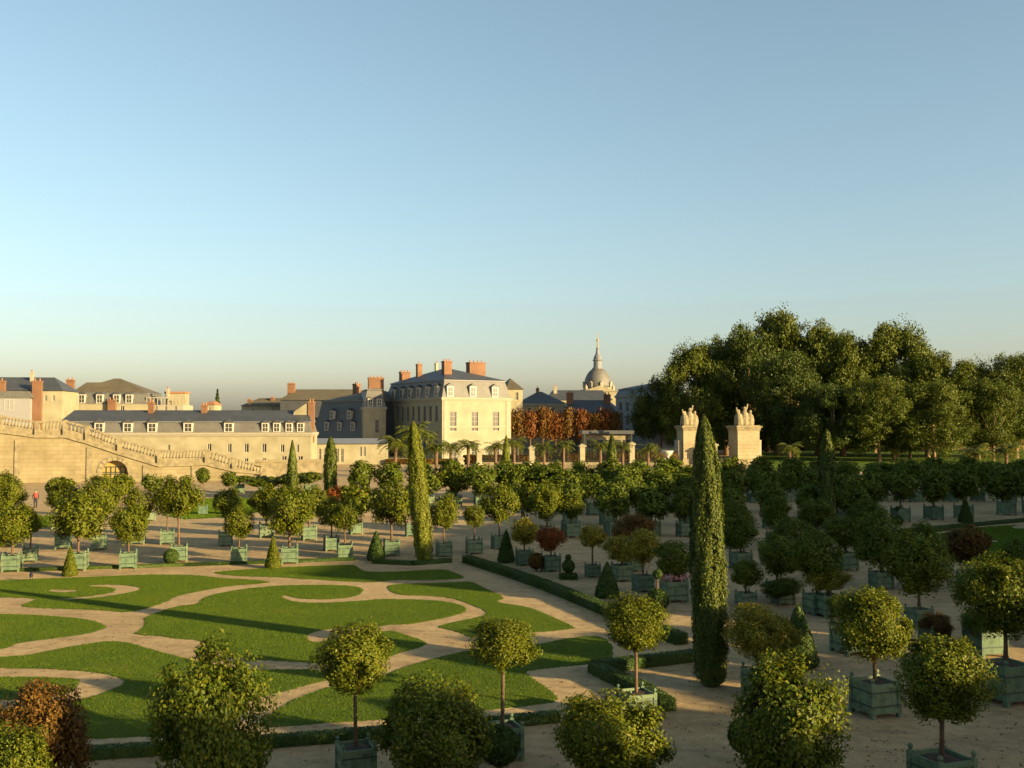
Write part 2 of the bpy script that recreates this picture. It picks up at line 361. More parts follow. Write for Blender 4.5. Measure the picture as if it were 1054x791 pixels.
def inpoly(x, y, poly):
    r = np.zeros(x.shape, bool); n = len(poly)
    for i in range(n):
        (x0, y0), (x1, y1) = poly[i], poly[i - 1]
        if y0 == y1: continue
        c = ((y0 > y) != (y1 > y)) & (x < (x1 - x0) * (y - y0) / (y1 - y0) + x0); r ^= c
    return r
def smooth_poly(pp):                                # one corner-cutting pass keeps the scrolls round
    out = []
    for i in range(len(pp)):
        a, b = Vector(pp[i]), Vector(pp[(i + 1) % len(pp)])
        out += [tuple(a * .75 + b * .25), tuple(a * .25 + b * .75)]
    return out
def lawn(name, polys, cuts, cell, zh, blades, bh):
    W = [[tuple(G(*p).xy) for p in smooth_poly(pp)] for pp in polys]; K = [[tuple(G(*p).xy) for p in smooth_poly(pp)] for pp in cuts]
    allp = np.array([p for q in W for p in q]); x0, y0 = allp.min(0); x1, y1 = allp.max(0)
    def mask(x, y):
        m = np.zeros(x.shape, bool)
        for q in W: m |= inpoly(x, y, q)
        for q in K: m &= ~inpoly(x, y, q)
        return m
    nx, ny = int((x1 - x0) / cell) + 3, int((y1 - y0) / cell) + 3
    gx, gy = x0 - cell + np.arange(nx) * cell, y0 - cell + np.arange(ny) * cell
    XX, YY = np.meshgrid(gx, gy, indexing='ij')
    inside = mask(XX, YY)
    # vertices move onto the outline a little: edge cells slope down to the gravel
    cm = inside[:-1, :-1] | inside[1:, :-1] | inside[:-1, 1:] | inside[1:, 1:]
    zz = np.where(inside, zh, -.004)
    V = np.stack([XX + rng.normal(0, cell * .12, XX.shape), YY + rng.normal(0, cell * .12, XX.shape), zz + np.where(inside, rng.normal(0, .006, XX.shape), 0)], 2).reshape(-1, 3)
    idx = np.arange(nx * ny).reshape(nx, ny)
    Q = np.stack([idx[:-1, :-1], idx[1:, :-1], idx[1:, 1:], idx[:-1, 1:]], 2)[cm]
    used = np.unique(Q); rem = np.full(nx * ny, -1); rem[used] = np.arange(len(used))
    o = struct(link(name, np_mesh(name, V[used], rem[Q], 'lawn')))
    if blades:
        area = (x1 - x0) * (y1 - y0); n = blades
        bx, by = rng.uniform(x0, x1, n * 3), rng.uniform(y0, y1, n * 3); m = mask(bx, by); bx, by = bx[m][:n], by[m][:n]; n = len(bx)
        a = rng.uniform(0, 2 * np.pi, n); wd = bh * .38 * rng.uniform(.6, 1.4, n); h = bh * rng.uniform(.5, 1.3, n)
        dx, dy = np.cos(a) * wd, np.sin(a) * wd; lx, ly = rng.normal(0, bh * .35, n), rng.normal(0, bh * .35, n)
        z = np.full(n, zh - .005)
        v = np.stack([np.stack([bx - dx, by - dy, z], 1), np.stack([bx + dx, by + dy, z], 1), np.stack([bx + lx, by + ly, z + h], 1)], 1).reshape(-1, 3)
        struct(tag(link('grass', np_mesh('grass', v, np.arange(n * 3).reshape(-1, 3), 'blade')), 'short mown grass blades covering the scrolled lawn pieces', 'grass'), 'stuff')
    return o
lawn('scroll_lawn', grass_px, cut_px, .09, .02, 520000, .03)
lawn('lawn', lawn2_px, cut2_px, .2, .05, 40000, .07)
lawn('lawn', lawn3_px, [], .3, .05, 30000, .09)
# grass bank under the tall trees
bk = MB(); bk.face([P(770, 478, 172).xy.to_3d() + Vector((0, 0, .05)), Vector((150, 165, .05)), Vector((190, 330, .05)), P(775, 470, 330).xy.to_3d() + Vector((0, 0, .05))])
struct(bk.build('grass_bank', 'lawn'))

# dry leaves blown over the gravel and turf near the viewer
n = 5200; yy = 20 + 45 * rng.random(n) ** 1.5; xx = rng.uniform(-.55, .55, n) * yy
cl = np.stack([xx + rng.normal(0, .5, n), yy, rng.uniform(.008, .02, n)], 1); nrm = np.tile(np.array([[0, 0, 1.0]]), (n, 1))
v, q = leaf_arrays(cl, nrm, .085, .055, jit=.35); v[:, 2] = np.maximum(v[:, 2], .004)
M['dry'] = leaf('dry_leaf', [(0, (.07, .045, .02)), (.5, (.15, .09, .03)), (1, (.26, .18, .05))], .1)
struct(tag(link('fallen_leaves', np_mesh('fallen_leaves', v, q, 'dry')), 'dry brown leaves scattered over the gravel paths', 'leaves'), 'stuff')
# ------------------------------------------------------------------ hedges
def hedge(label, px, wd, h, mat='box', cat='hedge', per=900, world=None, L=.05, name='box_hedge', group=None):
    pts = [G(*p) for p in px] if world is None else [Vector(p) for p in world]
    parts = []
    for a, b in zip(pts[:-1], pts[1:]):
        d = b - a; ln = d.length; d = d.normalized(); s = Vector((-d.y, d.x, 0))
        n = int(per * ln)
        t, u, v = rng.random(n) * ln, rng.uniform(-1, 1, n), rng.random(n)
        side = rng.integers(0, 3, n)
        uu = np.where(side == 0, u, np.where(side == 1, 1, -1)) * wd / 2 * (1 + rng.normal(0, .06, n)); zz = np.where(side == 0, h * (1 + rng.normal(0, .03, n)), v * h)
        c = np.outer(np.ones(n), a) + np.outer(t, d) + np.outer(uu, s); c[:, 2] = zz
        nr = np.outer(np.where(side == 0, 0, np.sign(uu)), s); nr[:, 2] += np.where(side == 0, 1, .1)
        parts.append(leaf_arrays(c, nr, L, L * .6))
        for e_, sg_ in ((a, -1), (b, 1)):
            k_ = int(per * wd); c = np.outer(np.ones(k_), e_) + np.outer(rng.uniform(-.5, .5, k_) * wd, s); c[:, 2] = rng.random(k_) * h
            parts.append(leaf_arrays(c, np.tile(np.array(d) * sg_, (k_, 1)), L, L * .6))
        q = [a + s * wd * .46, a - s * wd * .46, b - s * wd * .46, b + s * wd * .46]; q = [p_ + d * .06 if i_ < 2 else p_ - d * .06 for i_, p_ in enumerate(q)]      # dense twiggy middle
        vv = np.array([[p.x, p.y, z] for z in (0.004, h * .93) for p in q])
        parts.append((vv, np.array([[4, 5, 6, 7], [0, 1, 5, 4], [1, 2, 6, 5], [2, 3, 7, 6], [3, 0, 4, 7]])))
    v, q = join_arrays(parts); c0 = pts[0]
    o = link(name, np_mesh(name, v - np.array(c0), q, mat)); o.location = c0
    return tag(o, label, cat, group)
hedge('long low clipped box hedge running along the right edge of the scrolled lawn', [(480, 579), (520, 592), (560, 606), (592, 619), (625, 633), (662, 648), (702, 664)], .55, .42)
hedge('low clipped box hedge along the near edge of the lawn, left and centre', [(-90, 796), (70, 782), (165, 776), (272, 769), (346, 763), (440, 755), (510, 749), (574, 742)], .42, .26)
hedge('low sunlit edging hedge along the far edge of the lawn, left stretch', [(-110, 594), (0, 589), (190, 583), (365, 577)], .35, .18, per=500)
hedge('short low edging hedge at the far lawn edge beside the leaning cypress', [(384, 580), (425, 582), (464, 579)], .4, .25, per=500)
hedge('angled low box hedge corner at the foot of the tallest cypress', [(716, 680), (664, 686), (612, 692), (640, 706), (662, 716), (688, 733)], .5, .36)
hedge('low dark edging hedge along the far side of the right-hand lawn', [(880, 556), (930, 549), (990, 543), (1090, 534)], .4, .3, per=400)

# ------------------------------------------------------------------ tub trees
def tub_panels():
    m = MB(); e, t = .5, .045
    for (x0, x1, y0, y1) in ((-e + .06, e - .06, -e + .02, -e + .02 + t), (-e + .06, e - .06, e - .02 - t, e - .02), (-e + .02, -e + .02 + t, -e + .06, e - .06), (e - .02 - t, e - .02, -e + .06, e - .06)):
        m.box(x0, x1, y0, y1, .12, .96)
        # rails and a middle stile stand proud of the boards
        if x1 - x0 > .5:
            s = -1 if y0 < 0 else 1; yy = sorted((y0 if s < 0 else y1, (y0 - .022) if s < 0 else (y1 + .022)))
            for z0, z1 in ((.13, .24), (.85, .95)): m.box(x0, x1, yy[0], yy[1], z0, z1)
        else:
            s = -1 if x0 < 0 else 1; xx = sorted((x0 if s < 0 else x1, (x0 - .022) if s < 0 else (x1 + .022)))
            for z0, z1 in ((.13, .24), (.85, .95)): m.box(xx[0], xx[1], y0, y1, z0, z1)
    m.box(-.44, .44, -.44, .44, .14, .2)
    return m.mesh('tub_box', 'tub')
def tub_post():
    m = MB(); m.box(-.06, .06, -.06, .06, 0, 1.0)
    m.lathe([(.03, 1.0), (.03, 1.03), (.055, 1.06), (.062, 1.09), (.045, 1.13), (.01, 1.15)], 10)
    return m.mesh('corner_post', 'tub')
def tub_band():
    m = MB(); e = .505
    for z in (.33, .72):
        for a in ((-e, e, -e - .008, -e), (-e, e, e, e + .008), (-e - .008, -e, -e, e), (e, e + .008, -e, e)): m.box(*a, z, z + .035)
    return m.mesh('iron_band', 'iron')
def tub_soil():
    m = MB(); m.lathe([(.60, .80), (.5, .88), (.25, .93), (.02, .95)], 8); me = m.mesh('soil', 'soil')
    for v in me.vertices:
        v.co.x = max(-.43, min(.43, v.co.x)); v.co.y = max(-.43, min(.43, v.co.y))
    return me
def tub_whole():
    a, b = tub_panels(), tub_post(); m = MB()
    m.v = [tuple(v.co) for v in a.vertices]; m.f = [tuple(p.vertices) for p in a.polygons]
    for x in (-.45, .45):
        for y in (-.45, .45):
            o = len(m.v); m.v += [(v.co.x + x, v.co.y + y, v.co.z) for v in b.vertices]; m.f += [tuple(i + o for i in p.vertices) for p in b.polygons]
    return m.mesh('tub', 'tub_dark')
TUBP, POST, BAND, SOIL, TUBW = tub_panels(), tub_post(), tub_band(), tub_soil(), tub_whole()
def trunk_mesh(seed):
    r = random.Random(seed); m = MB()
    x, y = r.uniform(-.03, .03), r.uniform(-.03, .03)
    m.tube([(0, 0, -.1), (x * .6, y * .6, .4), (x, y, .8), (x * .8, y * 1.1, 1)], [.055, .045, .04, .045], 8)
    return m.mesh('trunk', 'bark', True)
def limbs_mesh(seed):
    r = random.Random(seed); m = MB()
    for k in range(7):
        a = k * .9 + r.uniform(-.3, .3); e = r.uniform(.35, .75)
        m.tube([(0, 0, -.9), (.2 * math.cos(a), .2 * math.sin(a), -.45), (e * math.cos(a), e * math.sin(a), r.uniform(-.1, .5))], [.05, .035, .01], 5)
    return m.mesh('limbs', 'bark', True)
TRUNKS = [trunk_mesh(k) for k in range(4)]; LIMBS = [limbs_mesh(k) for k in range(3)]
_cr = {}
def crown(mat, tier, k):
    key = (mat, tier, k)
    if key not in _cr:
        n, L, W, cl, sg = {'near': (19000, .07, .038, 52, .16), 'mid': (7500, .105, .056, 34, .19), 'far': (2000, .20, .11, 22, .21)}[tier]
        _cr[key] = crown_mesh('crown', n, L, W, mat, cl, sg, .3)
    return _cr[key]
count = [0]
def tub_tree(label, bx, by, top, cw, mat='orange_leaf', tub=1.15, kind='round', group=None, rz=None, world=None, height=None, cen=None, name=None, cat='tub tree', tubmat=None):
    """bx,by: foot of the tub; top: highest leaf; cw: crown width (photo pixels, turned into metres on the ground)"""
    if world is None:
        p = G(bx, by); s = F / p.y; H = (by - top) / s * 1.0; cr = cw / s / 2
        H = Z(top, p.y)
    else: p = Vector(world); H = height; cr = cw
    count[0] += 1; k = count[0]; r = random.Random(k * 7 + 1)
    D = p.y; tier = 'near' if D < 40 else ('mid' if D < 75 else 'far')
    nm = name or {'round': 'potted_orange_tree', 'bush': 'potted_shrub', 'oval': 'potted_laurel'}[kind]
    root = thing(nm, label, cat, p, R(17) + r.uniform(-.07, .07) if rz is None else rz, group)
    ts = tub * (.88 if world is not None or p.y < 40 else .8)
    if tier != 'far' and kind:
        link('tub_box', TUBP, root, scale=(ts, ts, ts))
        for x in (-.45, .45):
            for y in (-.45, .45): link('corner_post', POST, root, (x * ts, y * ts, 0), scale=(ts, ts, ts))
        link('iron_band', BAND, root, scale=(ts, ts, ts)); link('soil', SOIL, root, scale=(ts, ts, ts))
    else:
        link('tub', TUBW, root, scale=(ts, ts, ts)); 
    hz = cr * r.uniform(.86, 1.0) if kind == 'round' else (H - ts * .55) / 2
    if kind == 'oval': hz = (H - ts * .7) / 2
    zc = H - hz
    zt = ts * .9
    if kind == 'round' and zc - hz < zt + .25: hz = max(.4, (H - zt - .25) / 2); zc = H - hz
    th = max(.3, zc - zt)
    link('trunk', TRUNKS[k % 4], root, (0, 0, zt), (0, 0, r.uniform(0, 6)), (max(1, cr * .95), max(1, cr * .95), th))
    lm = link('limbs', LIMBS[k % 3], root, (0, 0, zc), (0, 0, r.uniform(0, 6)), (cr * .9, cr * .9, hz)) if tier != 'far' else None
    nv = 5
    link('crown', crown(mat, tier, k % nv), root, (0, 0, zc), (r.uniform(-.2, .2), r.uniform(-.2, .2), r.uniform(0, 6.28)), (cr * r.uniform(.92, 1.1), cr * r.uniform(.92, 1.1), hz * r.uniform(.96, 1.06)))
    return root

# nearest trees, described one by one
FG = [
    ('yellow-green shrub cut off by the bottom left corner of the photo', 2, 885, 738, 96, 'laurel', .9, 'bush'),
    ('rust-brown autumn shrub in the bottom left corner', 40, 840, 698, 112, 'rust', .9, 'bush'),
    ('tall pointed laurel with yellow sunlit top, near bottom left of the lawn', 214, 862, 662, 122, 'laurel', 1.0, 'oval'),
    ('lollipop orange tree in sunlit pale green tub, left of the wide dark shrub', 366, 802, 638, 84, 'orange_leaf', .92, 'round'),
    ('wide dark shrub with only its top sunlit, between two lollipop trees at the bottom', 441, 828, 699, 132, 'laurel', .9, 'bush'),
    ('lollipop orange tree with slim trunk at the middle of the near lawn edge', 517, 780, 633, 70, 'orange_leaf', .95, 'round'),
    ('bushy sunlit shrub at the bottom, below the lollipop tree left of the tall cypress', 632, 842, 707, 112, 'orange_leaf', .9, 'bush'),
    ('round lollipop orange tree between the lawn hedge and the tallest cypress', 655, 742, 613, 72, 'orange_leaf', .95, 'round'),
    ('big bushy glossy-leaved shrub at the bottom, right of the tallest cypress', 813, 850, 677, 118, 'laurel', .95, 'bush'),
    ('large round orange tree in square tub at the bottom right', 970, 824, 647, 110, 'orange_leaf', 1.15, 'round'),
    ('round orange tree in teal tub standing corner-on, behind the large bottom right tree', 901, 735, 604, 84, 'orange_leaf', 1.12, 'round'),
    ('tall dark orange tree cut by the right photo edge in a big teal tub', 1036, 722, 566, 98, 'laurel', 1.35, 'round'),
    ('loose yellow-leaved shrubby tree immediately right of the tallest cypress', 783, 716, 614, 76, 'yellow', .95, 'round'),
]
for L_, bx, by, top, cw, mt, tb, kd in FG: tub_tree(L_, bx, by, top, cw, mt, tb, kd, rz=R(20))

MID = [
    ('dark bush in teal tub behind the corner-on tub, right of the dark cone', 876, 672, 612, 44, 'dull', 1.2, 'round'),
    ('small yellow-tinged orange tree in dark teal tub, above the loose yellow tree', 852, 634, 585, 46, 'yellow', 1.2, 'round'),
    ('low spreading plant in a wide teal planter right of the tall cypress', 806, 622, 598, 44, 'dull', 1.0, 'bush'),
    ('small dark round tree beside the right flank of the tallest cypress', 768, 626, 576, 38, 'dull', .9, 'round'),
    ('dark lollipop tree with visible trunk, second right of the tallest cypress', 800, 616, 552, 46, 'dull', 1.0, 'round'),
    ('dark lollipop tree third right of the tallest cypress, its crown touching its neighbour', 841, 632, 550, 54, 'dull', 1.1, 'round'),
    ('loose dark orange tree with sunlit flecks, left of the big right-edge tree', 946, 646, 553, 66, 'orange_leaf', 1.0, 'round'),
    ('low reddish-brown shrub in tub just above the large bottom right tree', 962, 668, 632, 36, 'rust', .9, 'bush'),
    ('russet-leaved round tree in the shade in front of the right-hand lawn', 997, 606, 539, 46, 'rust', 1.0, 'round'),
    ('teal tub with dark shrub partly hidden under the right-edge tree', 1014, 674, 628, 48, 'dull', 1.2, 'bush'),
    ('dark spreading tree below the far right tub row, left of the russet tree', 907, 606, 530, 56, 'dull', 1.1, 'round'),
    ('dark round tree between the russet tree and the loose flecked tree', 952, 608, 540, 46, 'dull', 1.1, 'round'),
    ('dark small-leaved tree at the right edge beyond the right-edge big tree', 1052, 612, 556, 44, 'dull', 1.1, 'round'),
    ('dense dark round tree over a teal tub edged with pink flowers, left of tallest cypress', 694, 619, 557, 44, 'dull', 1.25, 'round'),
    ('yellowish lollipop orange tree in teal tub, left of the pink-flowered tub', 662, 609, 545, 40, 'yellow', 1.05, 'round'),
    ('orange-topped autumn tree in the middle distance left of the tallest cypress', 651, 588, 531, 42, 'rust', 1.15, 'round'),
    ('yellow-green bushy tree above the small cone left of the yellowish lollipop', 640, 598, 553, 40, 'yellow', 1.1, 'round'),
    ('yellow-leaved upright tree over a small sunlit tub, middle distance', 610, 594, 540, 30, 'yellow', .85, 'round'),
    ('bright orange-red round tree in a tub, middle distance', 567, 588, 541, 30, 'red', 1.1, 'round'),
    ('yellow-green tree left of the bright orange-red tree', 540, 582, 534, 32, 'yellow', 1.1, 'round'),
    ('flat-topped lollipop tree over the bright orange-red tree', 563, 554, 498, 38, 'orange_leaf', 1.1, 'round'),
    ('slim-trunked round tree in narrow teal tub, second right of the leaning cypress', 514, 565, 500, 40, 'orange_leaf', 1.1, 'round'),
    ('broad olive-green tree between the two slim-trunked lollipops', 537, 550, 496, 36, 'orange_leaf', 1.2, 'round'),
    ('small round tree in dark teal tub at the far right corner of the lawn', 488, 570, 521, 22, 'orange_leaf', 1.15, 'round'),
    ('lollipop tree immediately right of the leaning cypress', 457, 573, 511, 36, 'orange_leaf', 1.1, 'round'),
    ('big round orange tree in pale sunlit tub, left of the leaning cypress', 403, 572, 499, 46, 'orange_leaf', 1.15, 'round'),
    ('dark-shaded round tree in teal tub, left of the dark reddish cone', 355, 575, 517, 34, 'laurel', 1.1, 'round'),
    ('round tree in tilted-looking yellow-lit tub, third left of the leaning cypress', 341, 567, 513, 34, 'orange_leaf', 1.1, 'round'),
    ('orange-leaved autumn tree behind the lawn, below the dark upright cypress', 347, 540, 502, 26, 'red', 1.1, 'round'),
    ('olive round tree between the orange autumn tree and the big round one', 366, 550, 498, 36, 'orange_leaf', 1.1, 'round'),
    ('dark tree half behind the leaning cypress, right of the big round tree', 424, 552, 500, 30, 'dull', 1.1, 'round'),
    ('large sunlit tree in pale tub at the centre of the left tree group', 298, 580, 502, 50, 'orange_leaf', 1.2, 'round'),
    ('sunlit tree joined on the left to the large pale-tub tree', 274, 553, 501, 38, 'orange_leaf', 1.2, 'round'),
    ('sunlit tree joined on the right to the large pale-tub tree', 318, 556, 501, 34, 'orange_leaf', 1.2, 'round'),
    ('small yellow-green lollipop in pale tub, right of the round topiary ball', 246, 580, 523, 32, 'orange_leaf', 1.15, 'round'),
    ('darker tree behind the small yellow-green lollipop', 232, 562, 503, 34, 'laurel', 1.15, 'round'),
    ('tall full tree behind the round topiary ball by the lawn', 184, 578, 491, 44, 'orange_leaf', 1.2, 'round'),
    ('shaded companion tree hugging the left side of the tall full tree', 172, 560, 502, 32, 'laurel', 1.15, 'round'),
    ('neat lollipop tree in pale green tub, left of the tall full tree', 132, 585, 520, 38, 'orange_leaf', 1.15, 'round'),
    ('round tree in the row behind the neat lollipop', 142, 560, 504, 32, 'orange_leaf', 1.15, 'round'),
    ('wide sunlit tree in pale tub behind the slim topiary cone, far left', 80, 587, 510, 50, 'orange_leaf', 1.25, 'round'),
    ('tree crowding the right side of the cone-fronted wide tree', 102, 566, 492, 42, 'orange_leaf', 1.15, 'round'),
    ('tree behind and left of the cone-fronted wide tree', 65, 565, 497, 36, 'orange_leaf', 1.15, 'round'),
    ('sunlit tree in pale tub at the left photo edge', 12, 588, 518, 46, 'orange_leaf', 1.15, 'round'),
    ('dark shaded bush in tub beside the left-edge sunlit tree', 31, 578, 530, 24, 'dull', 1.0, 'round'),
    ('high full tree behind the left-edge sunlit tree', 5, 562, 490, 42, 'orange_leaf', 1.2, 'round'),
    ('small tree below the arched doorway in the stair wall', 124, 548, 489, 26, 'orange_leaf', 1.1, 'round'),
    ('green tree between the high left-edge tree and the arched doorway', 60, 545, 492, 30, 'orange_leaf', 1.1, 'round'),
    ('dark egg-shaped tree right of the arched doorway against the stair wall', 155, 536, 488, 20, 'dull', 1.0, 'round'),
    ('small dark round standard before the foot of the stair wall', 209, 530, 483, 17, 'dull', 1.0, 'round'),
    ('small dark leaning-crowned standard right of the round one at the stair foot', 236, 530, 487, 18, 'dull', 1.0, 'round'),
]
for L_, bx, by, top, cw, mt, tb, kd in MID: tub_tree(L_, bx, by, top - 2, cw * (1.07 if bx < 480 else 1.06), mt, tb, kd)
# far right row beside the right-hand lawn
for i, (bx, by, top, cw) in enumerate([(872, 541, 487, 40), (894, 537, 484, 38), (927, 537, 482, 38), (961, 535, 480, 40), (992, 534, 480, 38), (1036, 530, 478, 42), (1062, 528, 478, 40)]):
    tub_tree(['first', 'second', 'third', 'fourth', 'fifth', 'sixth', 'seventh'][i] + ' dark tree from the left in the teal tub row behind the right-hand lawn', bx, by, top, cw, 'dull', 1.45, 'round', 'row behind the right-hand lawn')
# crowded shaded rows, which nothing in the photo tells apart
rows = [(507, 244, 335, 24, 487, 'dark bushy tub tree at the right foot of the stair wall', 'dull'),
        (512, 268, 330, 30, 488, 'dark tub tree in the crowd before the left end of the fence', 'dull'),
        (514, 372, 690, 26, 473, 'dark tub tree in the crowded rows left of the gate pillars', 'dull'),
        (521, 440, 720, 27, 479, 'dark tub tree in the crowded rows left of the gate pillars', 'dull'),
        (530, 575, 735, 30, 488, 'dark tub tree in the crowded rows left of the gate pillars', 'dull'),
        (541, 590, 735, 31, 497, 'dark tub tree in the crowded rows left of the gate pillars', 'dull'),
        (553, 588, 720, 34, 504, 'dark tub tree in the crowded rows left of the gate pillars', 'dull'),
        (511, 752, 1070, 26, 474, 'dark tub tree in the shaded rows below the tall plane trees', 'dull'),
        (519, 745, 1070, 29, 478, 'dark tub tree in the shaded rows below the tall plane trees', 'dull'),
        (530, 752, 850, 32, 484, 'dark tub tree in the shaded rows below the tall plane trees', 'dull'),
        (546, 752, 880, 34, 500, 'dark tub tree in the shaded middle ground right of the tallest cypress', 'dull'),
        (566, 756, 900, 38, 514, 'dark tub tree in the shaded middle ground right of the tallest cypress', 'dull'),
        (588, 762, 880, 44, 530, 'dark tub tree in the shaded middle ground right of the tallest cypress', 'dull')]
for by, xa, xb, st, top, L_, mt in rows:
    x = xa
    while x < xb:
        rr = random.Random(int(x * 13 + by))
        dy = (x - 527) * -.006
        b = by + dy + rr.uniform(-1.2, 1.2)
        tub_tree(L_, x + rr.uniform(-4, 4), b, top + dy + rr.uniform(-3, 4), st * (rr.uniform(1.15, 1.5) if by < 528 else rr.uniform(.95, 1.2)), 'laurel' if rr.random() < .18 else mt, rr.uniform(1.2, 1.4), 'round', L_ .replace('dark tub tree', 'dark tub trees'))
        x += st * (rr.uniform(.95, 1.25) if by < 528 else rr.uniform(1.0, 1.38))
# trees of the same parterre that stand just outside the picture and throw their shade into it
for x, y, h in ((-11, 13, 3.2), (-6.3, 12.6, 3.3), (-1.5, 12.2, 3.2), (3.6, 12.4, 3.3), (8.6, 12.8, 3.2), (13.4, 15.5, 3.6), (18.5, 27.5, 4.2), (20.5, 33, 4.2), (12.5, 10.5, 3.6), (18.5, 16.5, 4), (21.5, 22.5, 4.2), (23.6, 28, 4.2), (25.6, 34, 4.2), (25, 40, 4.2), (29.5, 46, 4.3), (31, 52, 4.3), (20.6, 30, 4.7), (22.6, 36.5, 4.8), (24.4, 31, 4.8)):
    tub_tree('round tub tree of the near rows standing just outside the photo', 0, 0, 0, 1.15, 'orange_leaf', 1.1, 'round', 'near tub trees outside the photo', world=(x, y, 0), height=h)

for a_, b_, h_, nm_ in (((13, 2.6), (18.6, 4.76), 7.2, 'first'), ((18.6, 4.8), (24.8, 7.15), 8.6, 'tallest'), ((24.8, 7.2), (29, 8.8), 7.0, 'lowest'), ((29, 8.85), (36, 11.5), 7.7, 'long middle'), ((36.9, 11.9), (40.4, 13.3), 7.5, 'short'), ((41.4, 13.6), (49, 16.6), 8.7, 'last')):  # hedge pieces added out of view, heights set by the shade they throw
    hedge('added high shade hedge behind the viewer, outside the photo, ' + nm_ + ' piece', None, 1.6, h_, 'box', per=1300, world=[(*a_, 0), (*b_, 0)], L=.3, name='shade_hedge', group='added shade hedges outside the photo')
# ------------------------------------------------------------------ cypresses
def cypress(label, bx, by, top, wpx, mat, n, lean=0.0, rz=0, L=.16, D=None, prof=None):
    p = G(bx, by) if D is None else P(bx, by, D).xy.to_3d(); s = F / p.y; H = Z(top, p.y); r = wpx / s / 2
    root = thing('cypress_tree', label, 'cypress', p)
    t = rng.random(n) ** .85
    zz = .12 + t * (H - .12)
    pr = np.interp(t, *(prof or ([0, .03, .12, .5, .75, .9, .97, 1], [.75, .9, 1, 1, .86, .55, .3, .04])))
    a = rng.uniform(0, 2 * np.pi, n)
    lump = 1 + .10 * np.sin(a * 5 + zz * 1.3) + .07 * np.sin(a * 9 - zz * 2.1 + 1) + rng.normal(0, .07, n) + .13 * np.maximum(0, np.sin(a * 7 + np.floor(zz * 2.3) * 2.1)) * np.sin(zz * 7.2 + a * 2)
    ins = np.where(rng.random(n) < .25, rng.uniform(.55, .9, n), 1)
    rr = r * pr * lump * ins
    c = np.stack([rr * np.cos(a) + lean * zz, rr * np.sin(a), zz], 1)
    nr = np.stack([np.cos(a), np.sin(a), np.full(n, .35)], 1)
    v, q = leaf_arrays(c, nr, L, L * .42, up=2.2, jit=.35)
    core = MB(); core.tube([(lean * z, 0, z) for z in (.05, H * .25, H * .5, H * .7, H * .85, H * .95)], [r * .6, r * .82, r * .82, r * .7, r * .45, r * .15], 14)
    cv = np.array(core.v); cq = np.array([f for f in core.f if len(f) == 4])
    v, q = join_arrays([(v, q), (cv, cq)])
    link('crown', np_mesh('crown', v, q, mat), root)
    MB().tube([(0, 0, -.05), (lean * .4, 0, .5)], [.13, .11], 10).build('trunk', 'bark', root, True)
    return root
cypress('tallest cypress, a dark green column in the right foreground', 732, 706, 428, 31, 'cypress', 52000, -.02, L=.09)
cypress('yellow-green leaning cypress column behind the far edge of the lawn', 437, 579, 434, 17.5, 'cypress_pale', 20000, -.085, L=.12)
cypress('slender dark cypress before the right end of the long mansard building', 301, 515, 454, 11, 'cypress', 5000, -.01, L=.24, prof=([0, .1, .35, .7, .9, 1], [.8, 1, .95, .6, .28, .03]))
cypress('dark cypress with rounded top right of the long mansard building', 340, 515, 450, 12, 'cypress', 5000, 0, L=.24)
cypress('small narrow cypress in front of the cream villa right corner', 521, 508, 449, 10, 'cypress_pale', 4000, 0, L=.26, prof=([0, .1, .4, .8, .93, 1], [.8, 1, .95, .5, .25, .03]))
cypress('dark conical cypress before the low grey pavilion', 630, 505, 447, 12, 'cypress', 4500, 0, L=.26, prof=([0, .1, .35, .75, .93, 1], [.9, 1, .95, .6, .3, .05]))
cypress('dark shaded cypress in front of the plane trees on the right', 852, 545, 443, 16, 'cypress', 8000, 0, L=.22)

